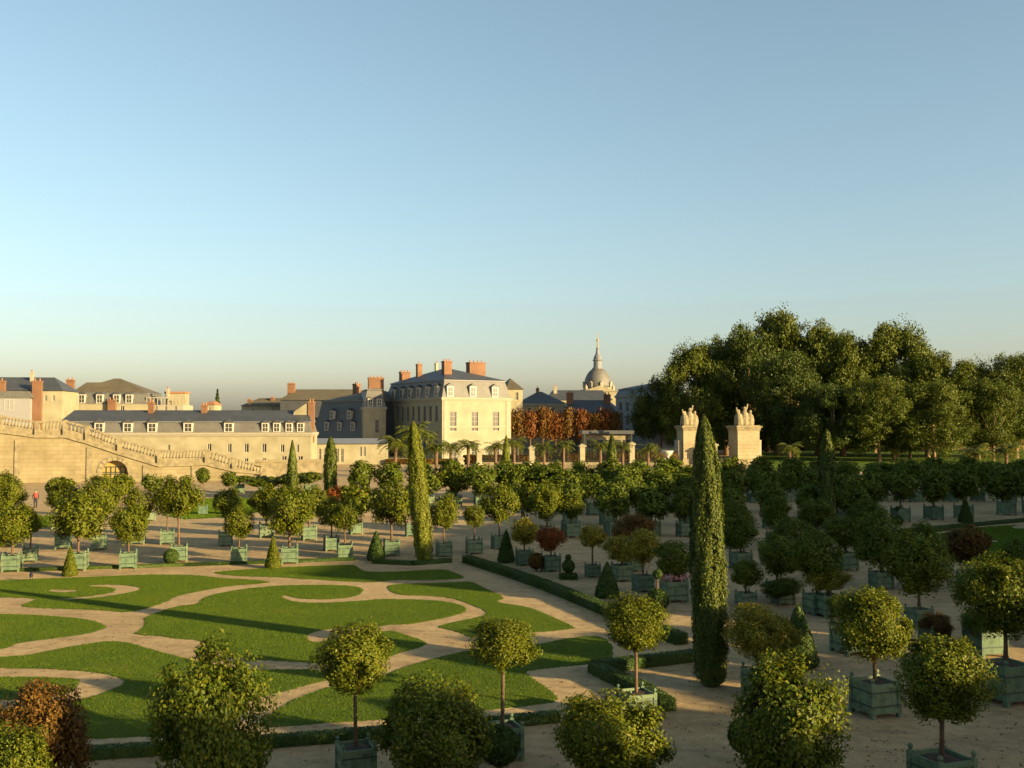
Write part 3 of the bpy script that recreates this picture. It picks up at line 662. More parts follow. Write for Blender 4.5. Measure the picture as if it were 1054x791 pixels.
# ------------------------------------------------------------------ topiary
def topiary(label, bx, by, top, wpx, form, mat='box', cat='topiary'):
    p = G(bx, by); s = F / p.y; H = Z(top, p.y); r = wpx / s / 2
    nm = 'topiary_cone' if form == 'cone' else 'topiary_ball'
    root = thing(nm, label, cat, p); L = .07 if p.y < 40 else .11
    def shell(fn, n, core):
        c, nr = fn(n); v, q = leaf_arrays(c, nr, L, L * .6, jit=.5)
        b = MB(); b.lathe(core, 14); cq = np.array([f for f in b.f if len(f) == 4])
        return join_arrays([(v, q), (np.array(b.v), cq)])
    def ball(zc, rad, n):
        def fn(n):
            d = unit(rng.normal(0, 1, (n, 3))); c = d * rad * (1 + rng.normal(0, .05, (n, 1))); c[:, 2] += zc; return c, d
        return shell(fn, n, [(rad * .9 * math.sin(x), zc - rad * .9 * math.cos(x)) for x in np.linspace(.15, 3.0, 8)])
    if form == 'cone':
        def fn(n):
            t = 1 - np.sqrt(rng.random(n)); a = rng.uniform(0, 6.283, n); rr = r * np.interp(t, [0, .06, .5, .9, 1], [.86, 1, .62, .17, .02]) * (1 + rng.normal(0, .05, n))
            return np.stack([rr * np.cos(a), rr * np.sin(a), .04 + t * (H - .04)], 1), np.stack([np.cos(a), np.sin(a), np.full(n, .4)], 1)
        v, q = shell(fn, 4500, [(r * .8, .03), (r * .92, H * .07), (r * .55, H * .5), (r * .1, H * .93)])
        link('crown', np_mesh('crown', v, q, mat), root)
    elif form == 'ball':
        v, q = ball(H - r, r, 3500); link('crown', np_mesh('crown', v, q, mat), root)
    else:                                           # a ball, a smaller ball and a pointed tip on one stem
        v, q = ball(r * .95, r, 2600) if form == 'double' else ball(H * .52, r, 2600)
        link('crown', np_mesh('crown', v, q, mat), root)
        v, q = ball(H - r * .5, r * .42, 900); link('crown', np_mesh('crown', v, q, mat), root)
        if form == 'stem':
            n = 1500; c = np.stack([rng.uniform(-1, 1, n) * r * 1.5, rng.uniform(-1, 1, n) * r * 1.5, rng.random(n) * H * .2], 1)
            nr = c * 1.0; nr[:, 2] = .6; v, q = leaf_arrays(c, unit(nr), L, L * .6); link('base_block', np_mesh('base_block', v, q, mat), root)
    MB().tube([(0, 0, -.03), (0, 0, H * .85)], [.05, .03], 8).build('stem', 'bark', root, True)
    return root
topiary('clipped ball shrub in front of a green tub on the near lawn edge', 514, 802, 748, 38, 'ball')
topiary('dark clipped ball at the left foot of the big glossy-leaved shrub', 768, 786, 740, 34, 'ball')
topiary('tall dark topiary cone right of the loose yellow-leaved tree', 822, 686, 620, 40, 'cone')
topiary('dark topiary cone beside the right lawn hedge', 625, 615, 578, 24, 'cone')
topiary('double-ball topiary with pointed tip in front of the pink-flowered tub', 677, 628, 586, 21, 'double')
topiary('small ball topiary on a stem with tip and square base, middle distance', 585, 596, 571, 12, 'stem')
topiary('orange-brown clipped ball under the bright orange-red tree', 552, 588, 570, 15, 'ball', 'rust')
topiary('small dark topiary cone left of the yellow-green tree, middle distance', 521, 579, 545, 17, 'cone')
topiary('dark reddish topiary cone in front of the big round orange tree', 387, 577, 546, 18, 'cone')
topiary('upright clipped cone before the large sunlit pale-tub tree', 281, 585, 552, 15, 'cone', 'orange_leaf')
topiary('clipped dark ball before the tall full tree', 176, 581, 566, 14, 'ball')
topiary('slim green topiary cone in front of the wide sunlit far left tree', 72, 593, 563, 14, 'cone', 'orange_leaf')
topiary('small dark ball with tip by the right-hand lawn edge', 924, 541, 521, 10, 'double')
topiary('dark pointed cone by the right-hand lawn edge', 994, 538, 513, 14, 'cone')

# pink flowers round the tub left of the tallest cypress
# ------------------------------------------------------------------ tall plane trees
def plane_mesh(seed, n, mat):
    global rng
    keep = rng; rng = np.random.default_rng(seed)
    parts = []; nb = 46
    for k in range(nb):
        a = rng.uniform(0, 6.283); t = rng.random(); z = .20 + .70 * t
        env = .44 * math.sin(math.pi * min(1, .26 + .66 * t)) ** .6
        rad = env * math.sqrt(rng.uniform(.05, 1)); br = rng.uniform(.13, .21)
        c0 = np.array([rad * math.cos(a), rad * math.sin(a), z])
        p, nr = blob_points(n // nb, 16, .21, .25); p *= np.array([br, br, br * rng.uniform(.6, 1.0)])
        parts.append(leaf_arrays(c0 + p, nr, .0175, .0125, jit=.8))
    v, q = join_arrays(parts); rng = keep
    v[:, 2] *= 1 / v[:, 2].max()
    return np_mesh('crown', v, q, mat)
def plane_trunk(seed):
    r = random.Random(seed); m = MB()
    m.tube([(0, 0, -.01), (.004, 0, .1), (r.uniform(-.02, .02), 0, .24), (r.uniform(-.03, .03), 0, .5), (0, 0, .8)], [.032, .022, .019, .013, .004], 9)
    for k in range(6):
        a = k * 1.05 + r.uniform(-.3, .3); z = r.uniform(.22, .4)
        m.tube([(0, 0, z), (.08 * math.cos(a), .08 * math.sin(a), z + .14), (.2 * math.cos(a), .2 * math.sin(a), z + .3)], [.010, .007, .002], 6)
    return m.mesh('trunk', 'plane_bark', True)
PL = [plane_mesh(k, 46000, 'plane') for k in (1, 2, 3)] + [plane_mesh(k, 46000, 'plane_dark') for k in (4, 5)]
PT = [plane_trunk(k) for k in range(3)]
planes = [  # px, top, width px, distance, crown mesh, label
    (680, 386, 52, 250, 3, 'lowest dark plane tree at the left end, behind the left gate pillar'),
    (717, 346, 72, 246, 0, 'yellow-tinged plane tree rising just behind the left gate pillar'),
    (748, 338, 74, 256, 2, 'plane tree between the yellow-tinged one and the highest crown'),
    (772, 330, 74, 246, 3, 'dark plane tree right behind the right gate pillar'),
    (800, 310, 86, 260, 0, 'highest plane tree, its crown topping the whole wood'),
    (842, 328, 74, 256, 2, 'plane tree on the right shoulder of the highest crown'),
    (815, 358, 78, 232, 4, 'dark plane tree in front of the highest crown'),
    (868, 338, 70, 250, 1, 'plane tree in the dip between the two highest crowns'),
    (922, 323, 86, 250, 0, 'second highest plane tree, broad crown right of centre of the wood'),
    (858, 392, 66, 218, 4, 'low dark plane tree overhanging the shaded right cypress'),
    (905, 385, 74, 216, 1, 'front plane tree below the second highest crown'),
    (955, 360, 66, 242, 2, 'plane tree stepping down right of the second highest crown'),
    (962, 388, 70, 214, 1, 'front plane tree with lit trunk where the wood steps down'),
    (998, 364, 72, 240, 0, 'plane tree second from the right photo edge'),
    (1022, 388, 64, 216, 2, 'front plane tree nearest the right photo edge'),
    (1046, 360, 72, 238, 1, 'plane tree cut by the right photo edge'),
    (1090, 352, 80, 242, 0, 'plane tree just outside the right photo edge'),
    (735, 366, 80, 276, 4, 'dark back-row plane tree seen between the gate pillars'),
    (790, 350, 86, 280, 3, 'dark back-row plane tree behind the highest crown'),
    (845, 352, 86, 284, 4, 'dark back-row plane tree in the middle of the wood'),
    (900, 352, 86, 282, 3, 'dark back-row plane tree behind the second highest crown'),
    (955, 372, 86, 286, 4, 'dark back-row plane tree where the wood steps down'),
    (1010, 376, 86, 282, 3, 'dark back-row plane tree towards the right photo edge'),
    (1062, 374, 86, 286, 4, 'dark back-row plane tree cut by the right photo edge')]
for i, (px, top, wpx, D, k, L_) in enumerate(planes):
    p = P(px, 480, D).xy.to_3d(); H = Z(top, D); wd = wpx * D / F * 1.16
    root = thing('plane_tree', L_, 'plane tree', p, i * 1.3, 'tall plane trees on the right')
    link('trunk', PT[i % 3], root, scale=(H * .85, H * .85, H)); link('crown', PL[k], root, scale=(wd, wd, H))
hedge('long ochre garden wall overgrown with brown creeper behind the plane trees', None, 1.0, 3.4, 'rust', per=40, world=[P(775, 480, 300).xy.to_3d(), P(1130, 480, 315).xy.to_3d()], L=.7, name='creeper_wall', cat='wall')
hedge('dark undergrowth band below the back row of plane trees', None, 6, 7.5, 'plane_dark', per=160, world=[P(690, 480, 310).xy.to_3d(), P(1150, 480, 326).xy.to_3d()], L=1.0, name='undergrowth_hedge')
# slim lit trunks showing under the wood
for px, D, L_ in ((920, 226, 'slim plane sapling with orange-lit trunk, leftmost under the front right crowns'), (937, 228, 'slim plane sapling with orange-lit trunk, second under the front right crowns'), (1008, 230, 'slim plane sapling with lit trunk under the wood near the right edge')):
    p = P(px, 480, D).xy.to_3d(); root = thing('plane_sapling', L_, 'tree', p, px, 'slim trunks under the wood')
    link('trunk', PT[1], root, scale=(12, 12, 14)); link('crown', PL[1], root, scale=(6, 6, 14))

# ------------------------------------------------------------------ palms
def palm_mesh(seed, nf=34):
    r = random.Random(seed); vs, qs, o = [], [], 0
    for k in range(nf):
        a = k * 2.4 + r.uniform(-.2, .2); e = r.uniform(-.35, 1.25); n = 9
        x, z = 0.0, 0.0; spine = []
        for i in range(n):
            spine.append((x, z)); x += .125 * math.cos(e); z += .125 * math.sin(e); e -= .17
        for i in range(1, n):
            for s in (-1, 1):
                for j in range(2):
                    f = (i - .5 * j) / n; wl = .26 * math.sin(math.pi * min(.97, .18 + f * .8))
                    bx = spine[i][0] - .06 * j; bz = spine[i][1]
                    pts = [(bx, .006 * s, bz), (bx + .03, .006 * s, bz), (bx + .14, s * wl, bz - .07 * (1 + r.random())), (bx + .11, s * wl, bz - .09)]
                    for X, Y, Zz in pts: vs.append((X * math.cos(a) - Y * math.sin(a), X * math.sin(a) + Y * math.cos(a), Zz))
                    qs.append((o, o + 1, o + 2, o + 3)); o += 4
    return np_mesh('fronds', np.array(vs), np.array(qs), 'palm')
PM = [palm_mesh(1), palm_mesh(2)]
def palm_trunk():
    m = MB(); m.lathe([(.5, 0), (.42, .1), (.46, .3), (.40, .32), (.44, .6), (.38, .62), (.46, .9), (.3, 1)], 9); return m.mesh('trunk', 'bark')
PTR = palm_trunk()
for i, (px, crown_y, wpx, D, L_) in enumerate([
    (407, 457, 34, 150, 'big dark palm left of the leaning cypress top'),
    (428, 446, 40, 152, 'tallest palm, its fronds behind the tip of the leaning cypress'),
    (449, 462, 26, 152, 'palm just right of the leaning cypress'),
    (464, 460, 22, 165, 'left one of the palm pair before the cream villa'),
    (482, 459, 24, 165, 'right one of the palm pair before the cream villa'),
    (510, 460, 22, 166, 'palm before the right window of the cream villa'),
    (529, 457, 24, 168, 'palm at the right corner of the cream villa'),
    (560, 460, 22, 170, 'palm below the left end of the rust-coloured trees'),
    (580, 459, 22, 170, 'palm below the middle of the rust-coloured trees'),
    (618, 459, 22, 172, 'palm left of the conical cypress by the grey pavilion'),
    (641, 460, 20, 172, 'palm right of the conical cypress by the grey pavilion'),
    (667, 462, 22, 172, 'palm left of the left gate pillar'),
    (813, 462, 24, 165, 'palm under the dark plane trees right of the right gate pillar'),
    (1005, 466, 32, 150, 'shaded palm below the plane trees near the right edge'),
    (1036, 464, 32, 152, 'lit palm below the plane trees at the right edge')]):
    p = P(px, 480, D).xy.to_3d(); zc = Z(crown_y, D); r = wpx * D / F / 2 * 1.08
    root = thing('palm_tree', L_, 'palm', p, i)
    link('trunk', PTR, root, scale=(.6, .6, zc)); link('fronds', PM[i % 2], root, (0, 0, zc), scale=(r * 1.05, r * 1.05, r * 1.05))

# ------------------------------------------------------------------ buildings
def facade(m, W, z0, z1, wins, dep=.28, y=0):
    xs = sorted({0, W, *[a for x, z, w_, h in wins for a in (x - w_ / 2, x + w_ / 2)]}); zs = sorted({z0, z1, *[a for x, z, w_, h in wins for a in (z - h / 2, z + h / 2)]})
    for i in range(len(xs) - 1):
        for j in range(len(zs) - 1):
            cx, cz = (xs[i] + xs[i + 1]) / 2, (zs[j] + zs[j + 1]) / 2
            if any(abs(cx - x) < w_ / 2 and abs(cz - z) < h / 2 for x, z, w_, h in wins): continue
            m.face([(xs[i], y, zs[j]), (xs[i + 1], y, zs[j]), (xs[i + 1], y, zs[j + 1]), (xs[i], y, zs[j + 1])])
    for x, z, w_, h in wins:
        a, b, c, d = x - w_ / 2, x + w_ / 2, z - h / 2, z + h / 2
        for q in (((a, c), (b, c)), ((b, c), (b, d)), ((b, d), (a, d)), ((a, d), (a, c))):
            (p0, p1), (p2, p3) = q; m.face([(p0, y, p1), (p2, y, p3), (p2, y + dep, p3), (p0, y + dep, p1)])
_wc = {}
def window(parent, x, z, w_, h, frame='white', y=0, dep=.28, rot=0, loc=None, shutters=False):
    key = (round(w_, 2), round(h, 2), frame)
    if key not in _wc:
        m = MB(); t = .065
        m.box(-w_ / 2, w_ / 2, -.04, .04, -h / 2, -h / 2 + t).box(-w_ / 2, w_ / 2, -.04, .04, h / 2 - t, h / 2)
        m.box(-w_ / 2, -w_ / 2 + t, -.039, .039, -h / 2 + t, h / 2 - t).box(w_ / 2 - t, w_ / 2, -.039, .039, -h / 2 + t, h / 2 - t)
        m.box(-t / 2, t / 2, -.035, .035, -h / 2 + t, h / 2 - t)
        nb = max(1, int(h / 1.0))
        for k in range(1, nb): 
            zz = -h / 2 + h * k / nb; m.box(-w_ / 2 + t, w_ / 2 - t, -.02, .02, zz - .02, zz + .02)
        p = MB(); p.box(-w_ / 2 + .01, w_ / 2 - .01, .05, .07, -h / 2 + .01, h / 2 - .01)
        _wc[key] = (m.mesh('window', frame), p.mesh('pane', 'glass'))
    a, b = _wc[key]
    o = link('window', a, parent, loc or (x, y + dep * .55, z), (0, 0, rot)); link('pane', b, o)
    return o
def chimney(parent, x0, x1, y, dp, z0, z1, mat='brick', pots=2):
    m = MB(); m.box(x0, x1, y, y + dp, z0, z1 - .35); e = .1
    m.box(x0 - e, x1 + e, y - e, y + dp + e, z1 - .35, z1 - .12).box(x0 - e * .4, x1 + e * .4, y - e * .4, y + dp + e * .4, z1 - .12, z1)
    c = m.build('chimney', mat, parent)
    for k in range(pots):
        xx = x0 + (x1 - x0) * (k + .5) / pots
        MB().lathe([(.16, 0), (.13, .35), (.16, .4), (.15, .5)], 8).build('chimney_pot', 'terracotta', c, loc=(xx, y + dp / 2, z1))
    return c
def dormer(parent, x, z, w_, h, y, dep=1.6, mat='white', roof='slate', rot=0):
    """dormer: box with small hipped roof; local origin at parent"""
    d = link('dormer', MB().box(-w_ / 2, w_ / 2, 0, dep, 0, h).mesh('dormer', mat), parent, (x, y, z), (0, 0, rot))
    r = MB(); r.prism([(-w_ / 2 - .15, h), (w_ / 2 + .15, h), (0, h + w_ * .38)], -.15, dep); r.build('dormer_roof', roof, d)
    f = MB(); ww, hh = w_ * .68, h * .8
    MB().box(-ww / 2, ww / 2, -.02, .05, h * .08, h * .08 + hh).build('pane', 'glass', d)
    f.box(-.04, .04, -.05, -.021, h * .08, h * .08 + hh).box(-ww / 2, ww / 2, -.048, -.022, h * .45, h * .45 + .07).build('window_bar', 'white', d)
    return d
def building(label, x0, x1, D, ye, rz=0, depth=10, walls='render', wins=(), cat='building', name='town_house', sidewins=(), base=0, cornice=True, rightwins=()):
    """x0,x1,ye: left and right edge and eave line (photo pixels) of the front wall standing at distance D"""
    p = P(x0, 480, D).xy.to_3d(); d = Vector((math.cos(rz), math.sin(rz)))
    k = (x1 - CX) / F; kk = ray(x1, 460); k = kk.x / kk.y
    W = (k * p.y - p.x) / (d.x - k * d.y); h = Z(ye, D)
    root = thing(name, label, cat, p, rz)
    m = MB()
    def loc_(px, py): return ((px - x0) / (x1 - x0) * W, Z(py, D + d.y * W * .5))
    ww = []
    for (px, y0, y1, wp) in wins:
        a, zt = loc_(px, y0); _, zb = loc_(px, y1); ww.append((a, (zt + zb) / 2, wp * D / F / math.cos(rz), zt - zb))
    facade(m, W, base, h, ww)
    m.face([(W, 0, base), (W, depth, base), (W, depth, h), (W, 0, h)]); m.face([(W, depth, base), (0, depth, base), (0, depth, h), (W, depth, h)])
    sw = [(depth - a, z, w_, hh) for a, z, w_, hh in sidewins]
    if sw:
        s = MB(); facade(s, depth, base, h, sw)
        for f in s.f: m.face([(s.v[i][1], depth - s.v[i][0], s.v[i][2]) for i in f])
    else: m.face([(0, depth, base), (0, 0, base), (0, 0, h), (0, depth, h)])
    m.face([(0, 0, h), (W, 0, h), (W, depth, h), (0, depth, h)])
    m.build('wall', walls, root)
    for a, z, w_, hh in ww: window(root, a, z, w_, hh)
    for a, z, w_, hh in sidewins: window(root, 0, 0, w_, hh, 'shutter', loc=(.16, a, z), rot=-math.pi / 2)
    if cornice:
        c = MB(); c.box(-.3, W + .3, -.3, depth + .3, h, h + .4).box(-.15, W + .15, -.15, depth + .15, h - .3, h - .003); c.build('cornice', 'trim', root)
    return root, W, h, loc_
def hip(root, W, dp, h, rise, mat='slate', inset=None, name='roof', ov=.35, z0=.4):
    i = dp / 2 if inset is None else inset
    m = MB(); m.frustum((-ov, W + ov, -ov, dp + ov, h + z0), (i, max(i + .05, W - i), dp / 2 - .05, dp / 2 + .05, h + z0 + rise)); return m.build(name, mat, root)
def mansard(root, W, dp, h, hm, inset, mat='slate', z0=.4):
    m = MB(); m.frustum((-.05, W + .05, -.05, dp + .05, h + z0), (inset, W - inset, inset, dp - inset, h + z0 + hm)); m.build('mansard_roof', mat, root)
    c = MB(); c.box(inset - .2, W - inset + .2, inset - .2, dp - inset + .2, h + z0 + hm, h + z0 + hm + .22); c.build('roof_edge', 'zinc', root)

# --- cream villa with mansard roof
D = 232
b, W, h, lc = building('large cream villa with slate mansard roof and three tall windows on its lit front', 455, 526, D, 411, R(30), 33, 'villa',
    [(466, 424, 444, 6.5), (488, 424, 444, 6.5), (510, 424, 444, 6.5), (466, 456, 474, 6.5), (488, 456, 474, 6.5), (510, 456, 474, 6.5)],
    name='mansard_villa', cat='villa', sidewins=[(a, z, 1.3, 3.6) for z in (10.3, 4.2) for a in (3, 6.2, 9.4, 12.6, 15.8, 19, 22.2, 25.4, 28.6)])
pil = MB()
for a in (0.9, W - .9): pil.box(a - .45, a + .45, -.12, -.003, 0, h - .35)
pil.box(1.4, W - 1.4, -.12, -.003, h * .52, h * .52 + .4); pil.build('stone_trim', 'trim', b)
mansard(b, W, 33, h, 3.9, 1.1, 'slate_light'); hip(b, W - 2.2, 30.8, h + 4.5, 3.6, 'slate', 8).location = (1.1, 1.1, -.38)
for px in (463, 486, 509): dormer(b, lc(px, 400)[0], h + .55, 1.7, 2.5, -.1)
for a in (3, 8, 13, 18, 23, 28): dormer(b, -.1, h + .55, 1.6, 2.5, 0, rot=-math.pi / 2).location = (-.1, a, h + .55)
zt = Z(372, D)
chimney(b, 4.2, 6.2, 7.5, 1.5, h + 5, zt + .6, pots=3); chimney(b, W - 4.2, W + .2, 13, 2, h + 5, zt + .9, pots=4)
chimney(b, 4, 5.2, 22, 1.1, h + 4.5, zt + .6, pots=1); chimney(b, 8, 8.7, 20, .7, h + 5, zt + .8, 'trim', 1); chimney(b, 3, 5.6, 30, 1.2, h + 4, zt - 1.0, pots=3)
# --- its right-hand neighbour peeking out
b, W, h, lc = building('narrow lit house end just right of the cream villa roof', 522, 538, 262, 401, R(12), 14, 'render', [(532, 404, 412, 3)], cornice=False)
hip(b, W, 14, h, 3.2, 'roofbrown', 2.2, z0=0)
# --- grey slate house with tall brick chimney, left of villa
b, W, h, lc = building('lit house with big square brick chimney left of the cream villa', 374, 397, 246, 421, R(14), 14, 'render', [(388, 432, 446, 4)])
mansard(b, W, 14, h, 4.2, 1.0, 'slate_light'); hip(b, W - 2, 12, h + 4.6, 1.0, 'slate', 4).location = (1, 1, -.38)
for k in (.3, .7): dormer(b, W * k, h + .6, 1.3, 1.9, -.05)
chimney(b, 1.5, 5.2, 3, 2, h + 3, Z(388, 246), pots=4)
# --- dark slate block in shade
b, W, h, lc = building('dark slate-clad block in shade between the long building and the villa', 322, 376, 262, 450, R(-42), 24, 'slate', [(335, 455, 465, 4), (352, 455, 465, 4)], cornice=False)
mansard(b, W, 24, h, Z(414, 262) - h, 1.6, 'slate', 0); hip(b, W - 3.2, 20.8, Z(414, 262), Z(403, 262) - Z(414, 262), 'roofbrown', 6, z0=.23).location = (1.6, 1.6, 0)
for k, (fx, zz) in enumerate(((.25, .3), (.5, .3), (.75, .3), (.35, .62), (.68, .62))): dormer(b, W * fx, h + (Z(414, 262) - h) * zz - 1, 1.5, 2.1, .2)
chimney(b, 1, 2.6, 12, 1.4, Z(412, 262), Z(394, 262), pots=2)
b, W, h, lc = building('dark tile-roofed block behind the slate block, with an orange chimney at its left', 288, 378, 285, 412, R(2), 16, 'slate', cornice=False)
hip(b, W, 16, h, Z(400, 285) - h, 'roofbrown', 3, z0=0); chimney(b, 1, 3, 5, 1.6, h, Z(394, 285), pots=2)
# --- low wing with flat roof
b, W, h, lc = building('low wing with thin grey roof and dark window groups right of the long building', 322, 398, 202, 457, R(5), 9, 'render',
    [(329, 462, 474, 3), (334, 462, 474, 3), (347, 462, 476, 3), (352, 462, 476, 3), (371, 460, 470, 2.6), (375, 460, 470, 2.6)], cornice=False)
MB().frustum((-.3, W + .3, -.4, 9.3, h), (.3, W - .3, 3.5, 5.5, h + 1.0)).build('roof', 'zinc', b)
# --- long mansard building
D = 186
b, W, h, lc = building('long two-storey cream building with grey mansard and row of white dormers above the stairs', 60, 320, D, 448, R(5), 11, 'render',
    [(172, 458, 464, 3.2), (214, 457, 466, 4), (235, 457, 466, 4), (252.5, 457, 466, 4.5), (271, 457, 466, 4.5), (252.5, 472, 479, 4), (271, 472, 479, 4), (290, 458, 466, 4), (306, 458, 466, 3), (292, 470, 480, 5), (309, 470, 480, 5)], name='mansard_building')
mansard(b, W, 11, h, Z(434, 190) - h - .6, .5, 'slate_light')
hh = Z(434, 190); hip(b, W - 1, 10, hh, Z(422, 190) - hh - .1, 'slate', .4, z0=.05).location = (.5, .5, 0)
for px in (101, 130, 155, 192, 234, 272, 284, 297, 309): dormer(b, lc(px, 440)[0], h + .5, 1.7 if px < 240 else 1.3, 1.75, -.12)
for px, y0 in ((147, 414), (203, 417)): a = lc(px, 440)[0]; chimney(b, a - .5, a + .5, 4, 1.1, hh, Z(y0, 190), pots=2)
a = lc(311, 440)[0]; MB().prism([(a - 2.2, hh + .2), (W - .1, hh + .2), (W - .1, Z(414, 190)), (a + .6, Z(414, 190)), (a - 2, Z(424, 190))], 3.2, 4.2).build('gable_wall', 'render', b)
chimney(b, W - .9, W + .2, 3, 1.6, hh - 4, Z(413, 190), pots=2)
# --- left group
D = 206
b, W, h, lc = building('lit yellow house with dark slate roof and orange chimney at the left edge', -30, 63, D, 402, R(8), 12, 'render', [(46, 407, 413, 2.5), (54, 407, 413, 2.5), (16, 411, 422, 5)], cornice=False)
hip(b, W, 12, h, Z(387, D) - h, 'slate', 3.2, z0=0); a = lc(38, 410)[0]; chimney(b, a - .9, a + .9, -1.0, .98, 0, Z(392, D), pots=2); a = lc(2, 410)[0]; chimney(b, a - .8, a + .5, -1.0, .98, 0, Z(392, D), pots=1)
a = lc(24, 390)[0]; chimney(b, a - .3, a + .3, 4, .8, h, Z(382, D), 'trim', 1)
dr = lc(12, 415)[0]; MB().frustum((dr - 5.5, dr + 4.5, -2.4, -1.05, Z(410, D)), (dr - 4.6, dr + 3.6, -1.6, -1.05, Z(403, D))).build('canopy_roof', 'slate_light', b)
MB().box(dr - 5, dr + 4, -2.2, -1.02, 0, Z(410, D) - .004).build('porch_wall', 'shutter', b)
window(b, dr, Z(417, D), 1.8, 2.2, y=-2.4)
D = 224
b, W, h, lc = building('house with mossy brown hipped roof and four white dormers, second from the left', 66, 153, D, 416, R(6), 15, 'render', [(125, 418, 423, 4)], cornice=False)
mansard(b, W, 15, h, Z(405, D) - h, .8, 'slate_light', 0); hz_ = Z(405, D); hip(b, W - 1.6, 13.4, hz_, Z(392, D) - hz_ + .6, 'roofbrown', 7.5, z0=.22).location = (.8, .8, 0)
MB().frustum((1, 11, .9, 12, hz_ + .23), (3, 9, 5, 8, hz_ + 2.6)).build('roof_ridge_block', 'roofbrown', b)
for px in (83, 101.5, 119, 132): dormer(b, lc(px, 410)[0], h + .15, 1.5, 2.0, -.1)
for px, y0 in ((115, 412), (72, 391)): a = lc(px, 410)[0]; chimney(b, a - .8, a + .8, -1.0, .98, 0 if px > 100 else 0, Z(y0, D), pots=2)
b, W, h, lc = building('small roof terrace house with white parapet beyond the long roof', 150, 188, 226, 417, R(4), 9, 'trim', [(160, 418, 424, 2.5), (170, 418, 424, 2.5), (180, 418, 424, 2.5)], cornice=False)
m = MB()
for k in range(11): m.box(W * k / 10 - .08, W * k / 10 + .08, -.1, .06, h, h + 1.5)
m.box(-.1, W + .1, -.12, .08, h + 1.5, h + 1.7).build('parapet', 'trim', b)
MB().box(W * .45, W * .98, 2, 6, h, Z(405, 226)).build('penthouse', 'render', b); MB().box(W * .42, W, 1.8, 6.2, Z(405, 226), Z(403, 226)).build('penthouse_roof', 'terracotta', b)
chimney(b, W * .5, W * .56, 1, 1, h, Z(400, 226), 'trim', 1)
b, W, h, lc = building('tiny ochre chimney house beside the lone dark conifer', 210, 220, 240, 417, 0, 6, 'render', [(215, 419, 423, 2)], cornice=False); MB().frustum((-.2, W + .2, -.2, 6.2, h), (.6, W - .6, 2, 4, h + .9)).build('roof', 'terracotta', b)
b, W, h, lc = building('distant ochre roofs peeking over the long mansard roof', 248, 300, 300, 418, 0, 10, 'render', [(260, 420, 424, 2), (280, 420, 424, 2)], cornice=False)
hip(b, W, 10, h, 2.4, 'roofbrown', 4, z0=0)
for px, y0 in ((253, 411), (277, 409), (297, 404)): a = lc(px, 410)[0]; chimney(b, a - .5, a + .5, 3, 1.2, h, Z(y0, 300), pots=1)
# --- right of villa
D = 285
b, W, h, lc = building('low lit house with dark hipped roof below the distant church', 534, 582, D, 417, R(4), 14, 'render', [(545, 420, 430, 3.5), (557, 420, 430, 3.5), (569, 420, 430, 3.5)])
hip(b, W, 14, h, Z(404, D) - h, 'slate', 6); chimney(b, W * .42, W * .48, 6, 1.4, h + 2, Z(399, D), pots=1)
b, W, h, lc = building('long dark tile roof behind the hipped house, left of the church dome', 565, 630, 330, 412, R(3), 16, 'render', cornice=False)
hip(b, W, 16, h, Z(401, 330) - h, 'slate', 2, z0=0); chimney(b, 2, 3.2, 5, 1, h, Z(397, 330), 'trim', 1)
D = 262
b, W, h, lc = building('dark low-roofed block behind the rust-coloured trees', 574, 634, D, 425, R(-15), 12, 'slate', [(600, 430, 440, 3), (618, 430, 440, 3)], cornice=False); hip(b, W, 12, h, Z(412, D) - h, 'slate', 3, z0=0)
for px, y0 in ((583, 404), (622, 406)): a = lc(px, 410)[0]; chimney(b, a - .8, a + .8, 4, 1.4, h, Z(y0, D), pots=2)
D = 290
b, W, h, lc = building('shaded blue-grey apartment block beside the plane trees', 634, 664, D, 409, R(-48), 20, 'shutter', [(x, y, y + 10, 2.6) for y in (414, 428, 441) for x in (639, 646, 653, 660, 667)], name='apartment_block')
mansard(b, W, 20, h, 1.6, .6, 'zinc'); hip(b, W - 2, 18, h + 2, Z(393, D) - h - 2.4, 'slate', 6).location = (1, 1, -.1)
# --- domed church far behind
D = 520; k = D / F; root = thing('domed_church', 'distant church dome with lantern and thin spire on the skyline', 'church', P(615.5, 480, D).xy.to_3d()); root.scale = (.9, .9, 1)
zz = lambda y: Z(y, D)
MB().lathe([(9.0, 0), (9.0, zz(403)), (9.6, zz(403)), (9.6, zz(401.5)), (8.2, zz(401.5)), (8.2, zz(399.5))], 24).build('drum', 'render', root)
MB().lathe([(8.0, zz(399.4)), (7.9, zz(396)), (7.2, zz(390)), (5.9, zz(385)), (4.2, zz(381.5)), (2.9, zz(380))], 24).build('dome', 'slate_light', root, True)
MB().lathe([(3.2, zz(380)), (3.2, zz(379)), (2.5, zz(379)), (2.3, zz(372)), (3.0, zz(371.4)), (3.0, zz(370.6)), (2.2, zz(370)), (2.3, zz(368)), (1.3, zz(365)), (.8, zz(360)), (.9, zz(359)), (.5, zz(358))], 12).build('lantern', 'zinc', root)
MB().lathe([(.45, zz(358)), (.3, zz(352)), (.7, zz(351)), (.7, zz(350)), (.25, zz(349)), (.12, zz(343))], 10).build('spire', 'gold', root)
for k_ in range(8):
    a = k_ * math.pi / 4 + .2; MB().box(-.9, .9, -.5, .5, zz(399.4) + .01, zz(395)).prism([(-1.2, zz(395)), (1.2, zz(395)), (0, zz(393))], -.6, .6).build('dormer', 'trim', root, loc=(8.1 * math.sin(a), -8.1 * math.cos(a), 0), rot=(0, 0, a))
m = MB(); m.box(-9.5, 9.5, -14, -9.2, 0, zz(404)).prism([(-10.5, zz(404)), (10.5, zz(404)), (0, zz(398))], -14.5, -9.1); m.build('pediment_front', 'render', root)
m = MB()
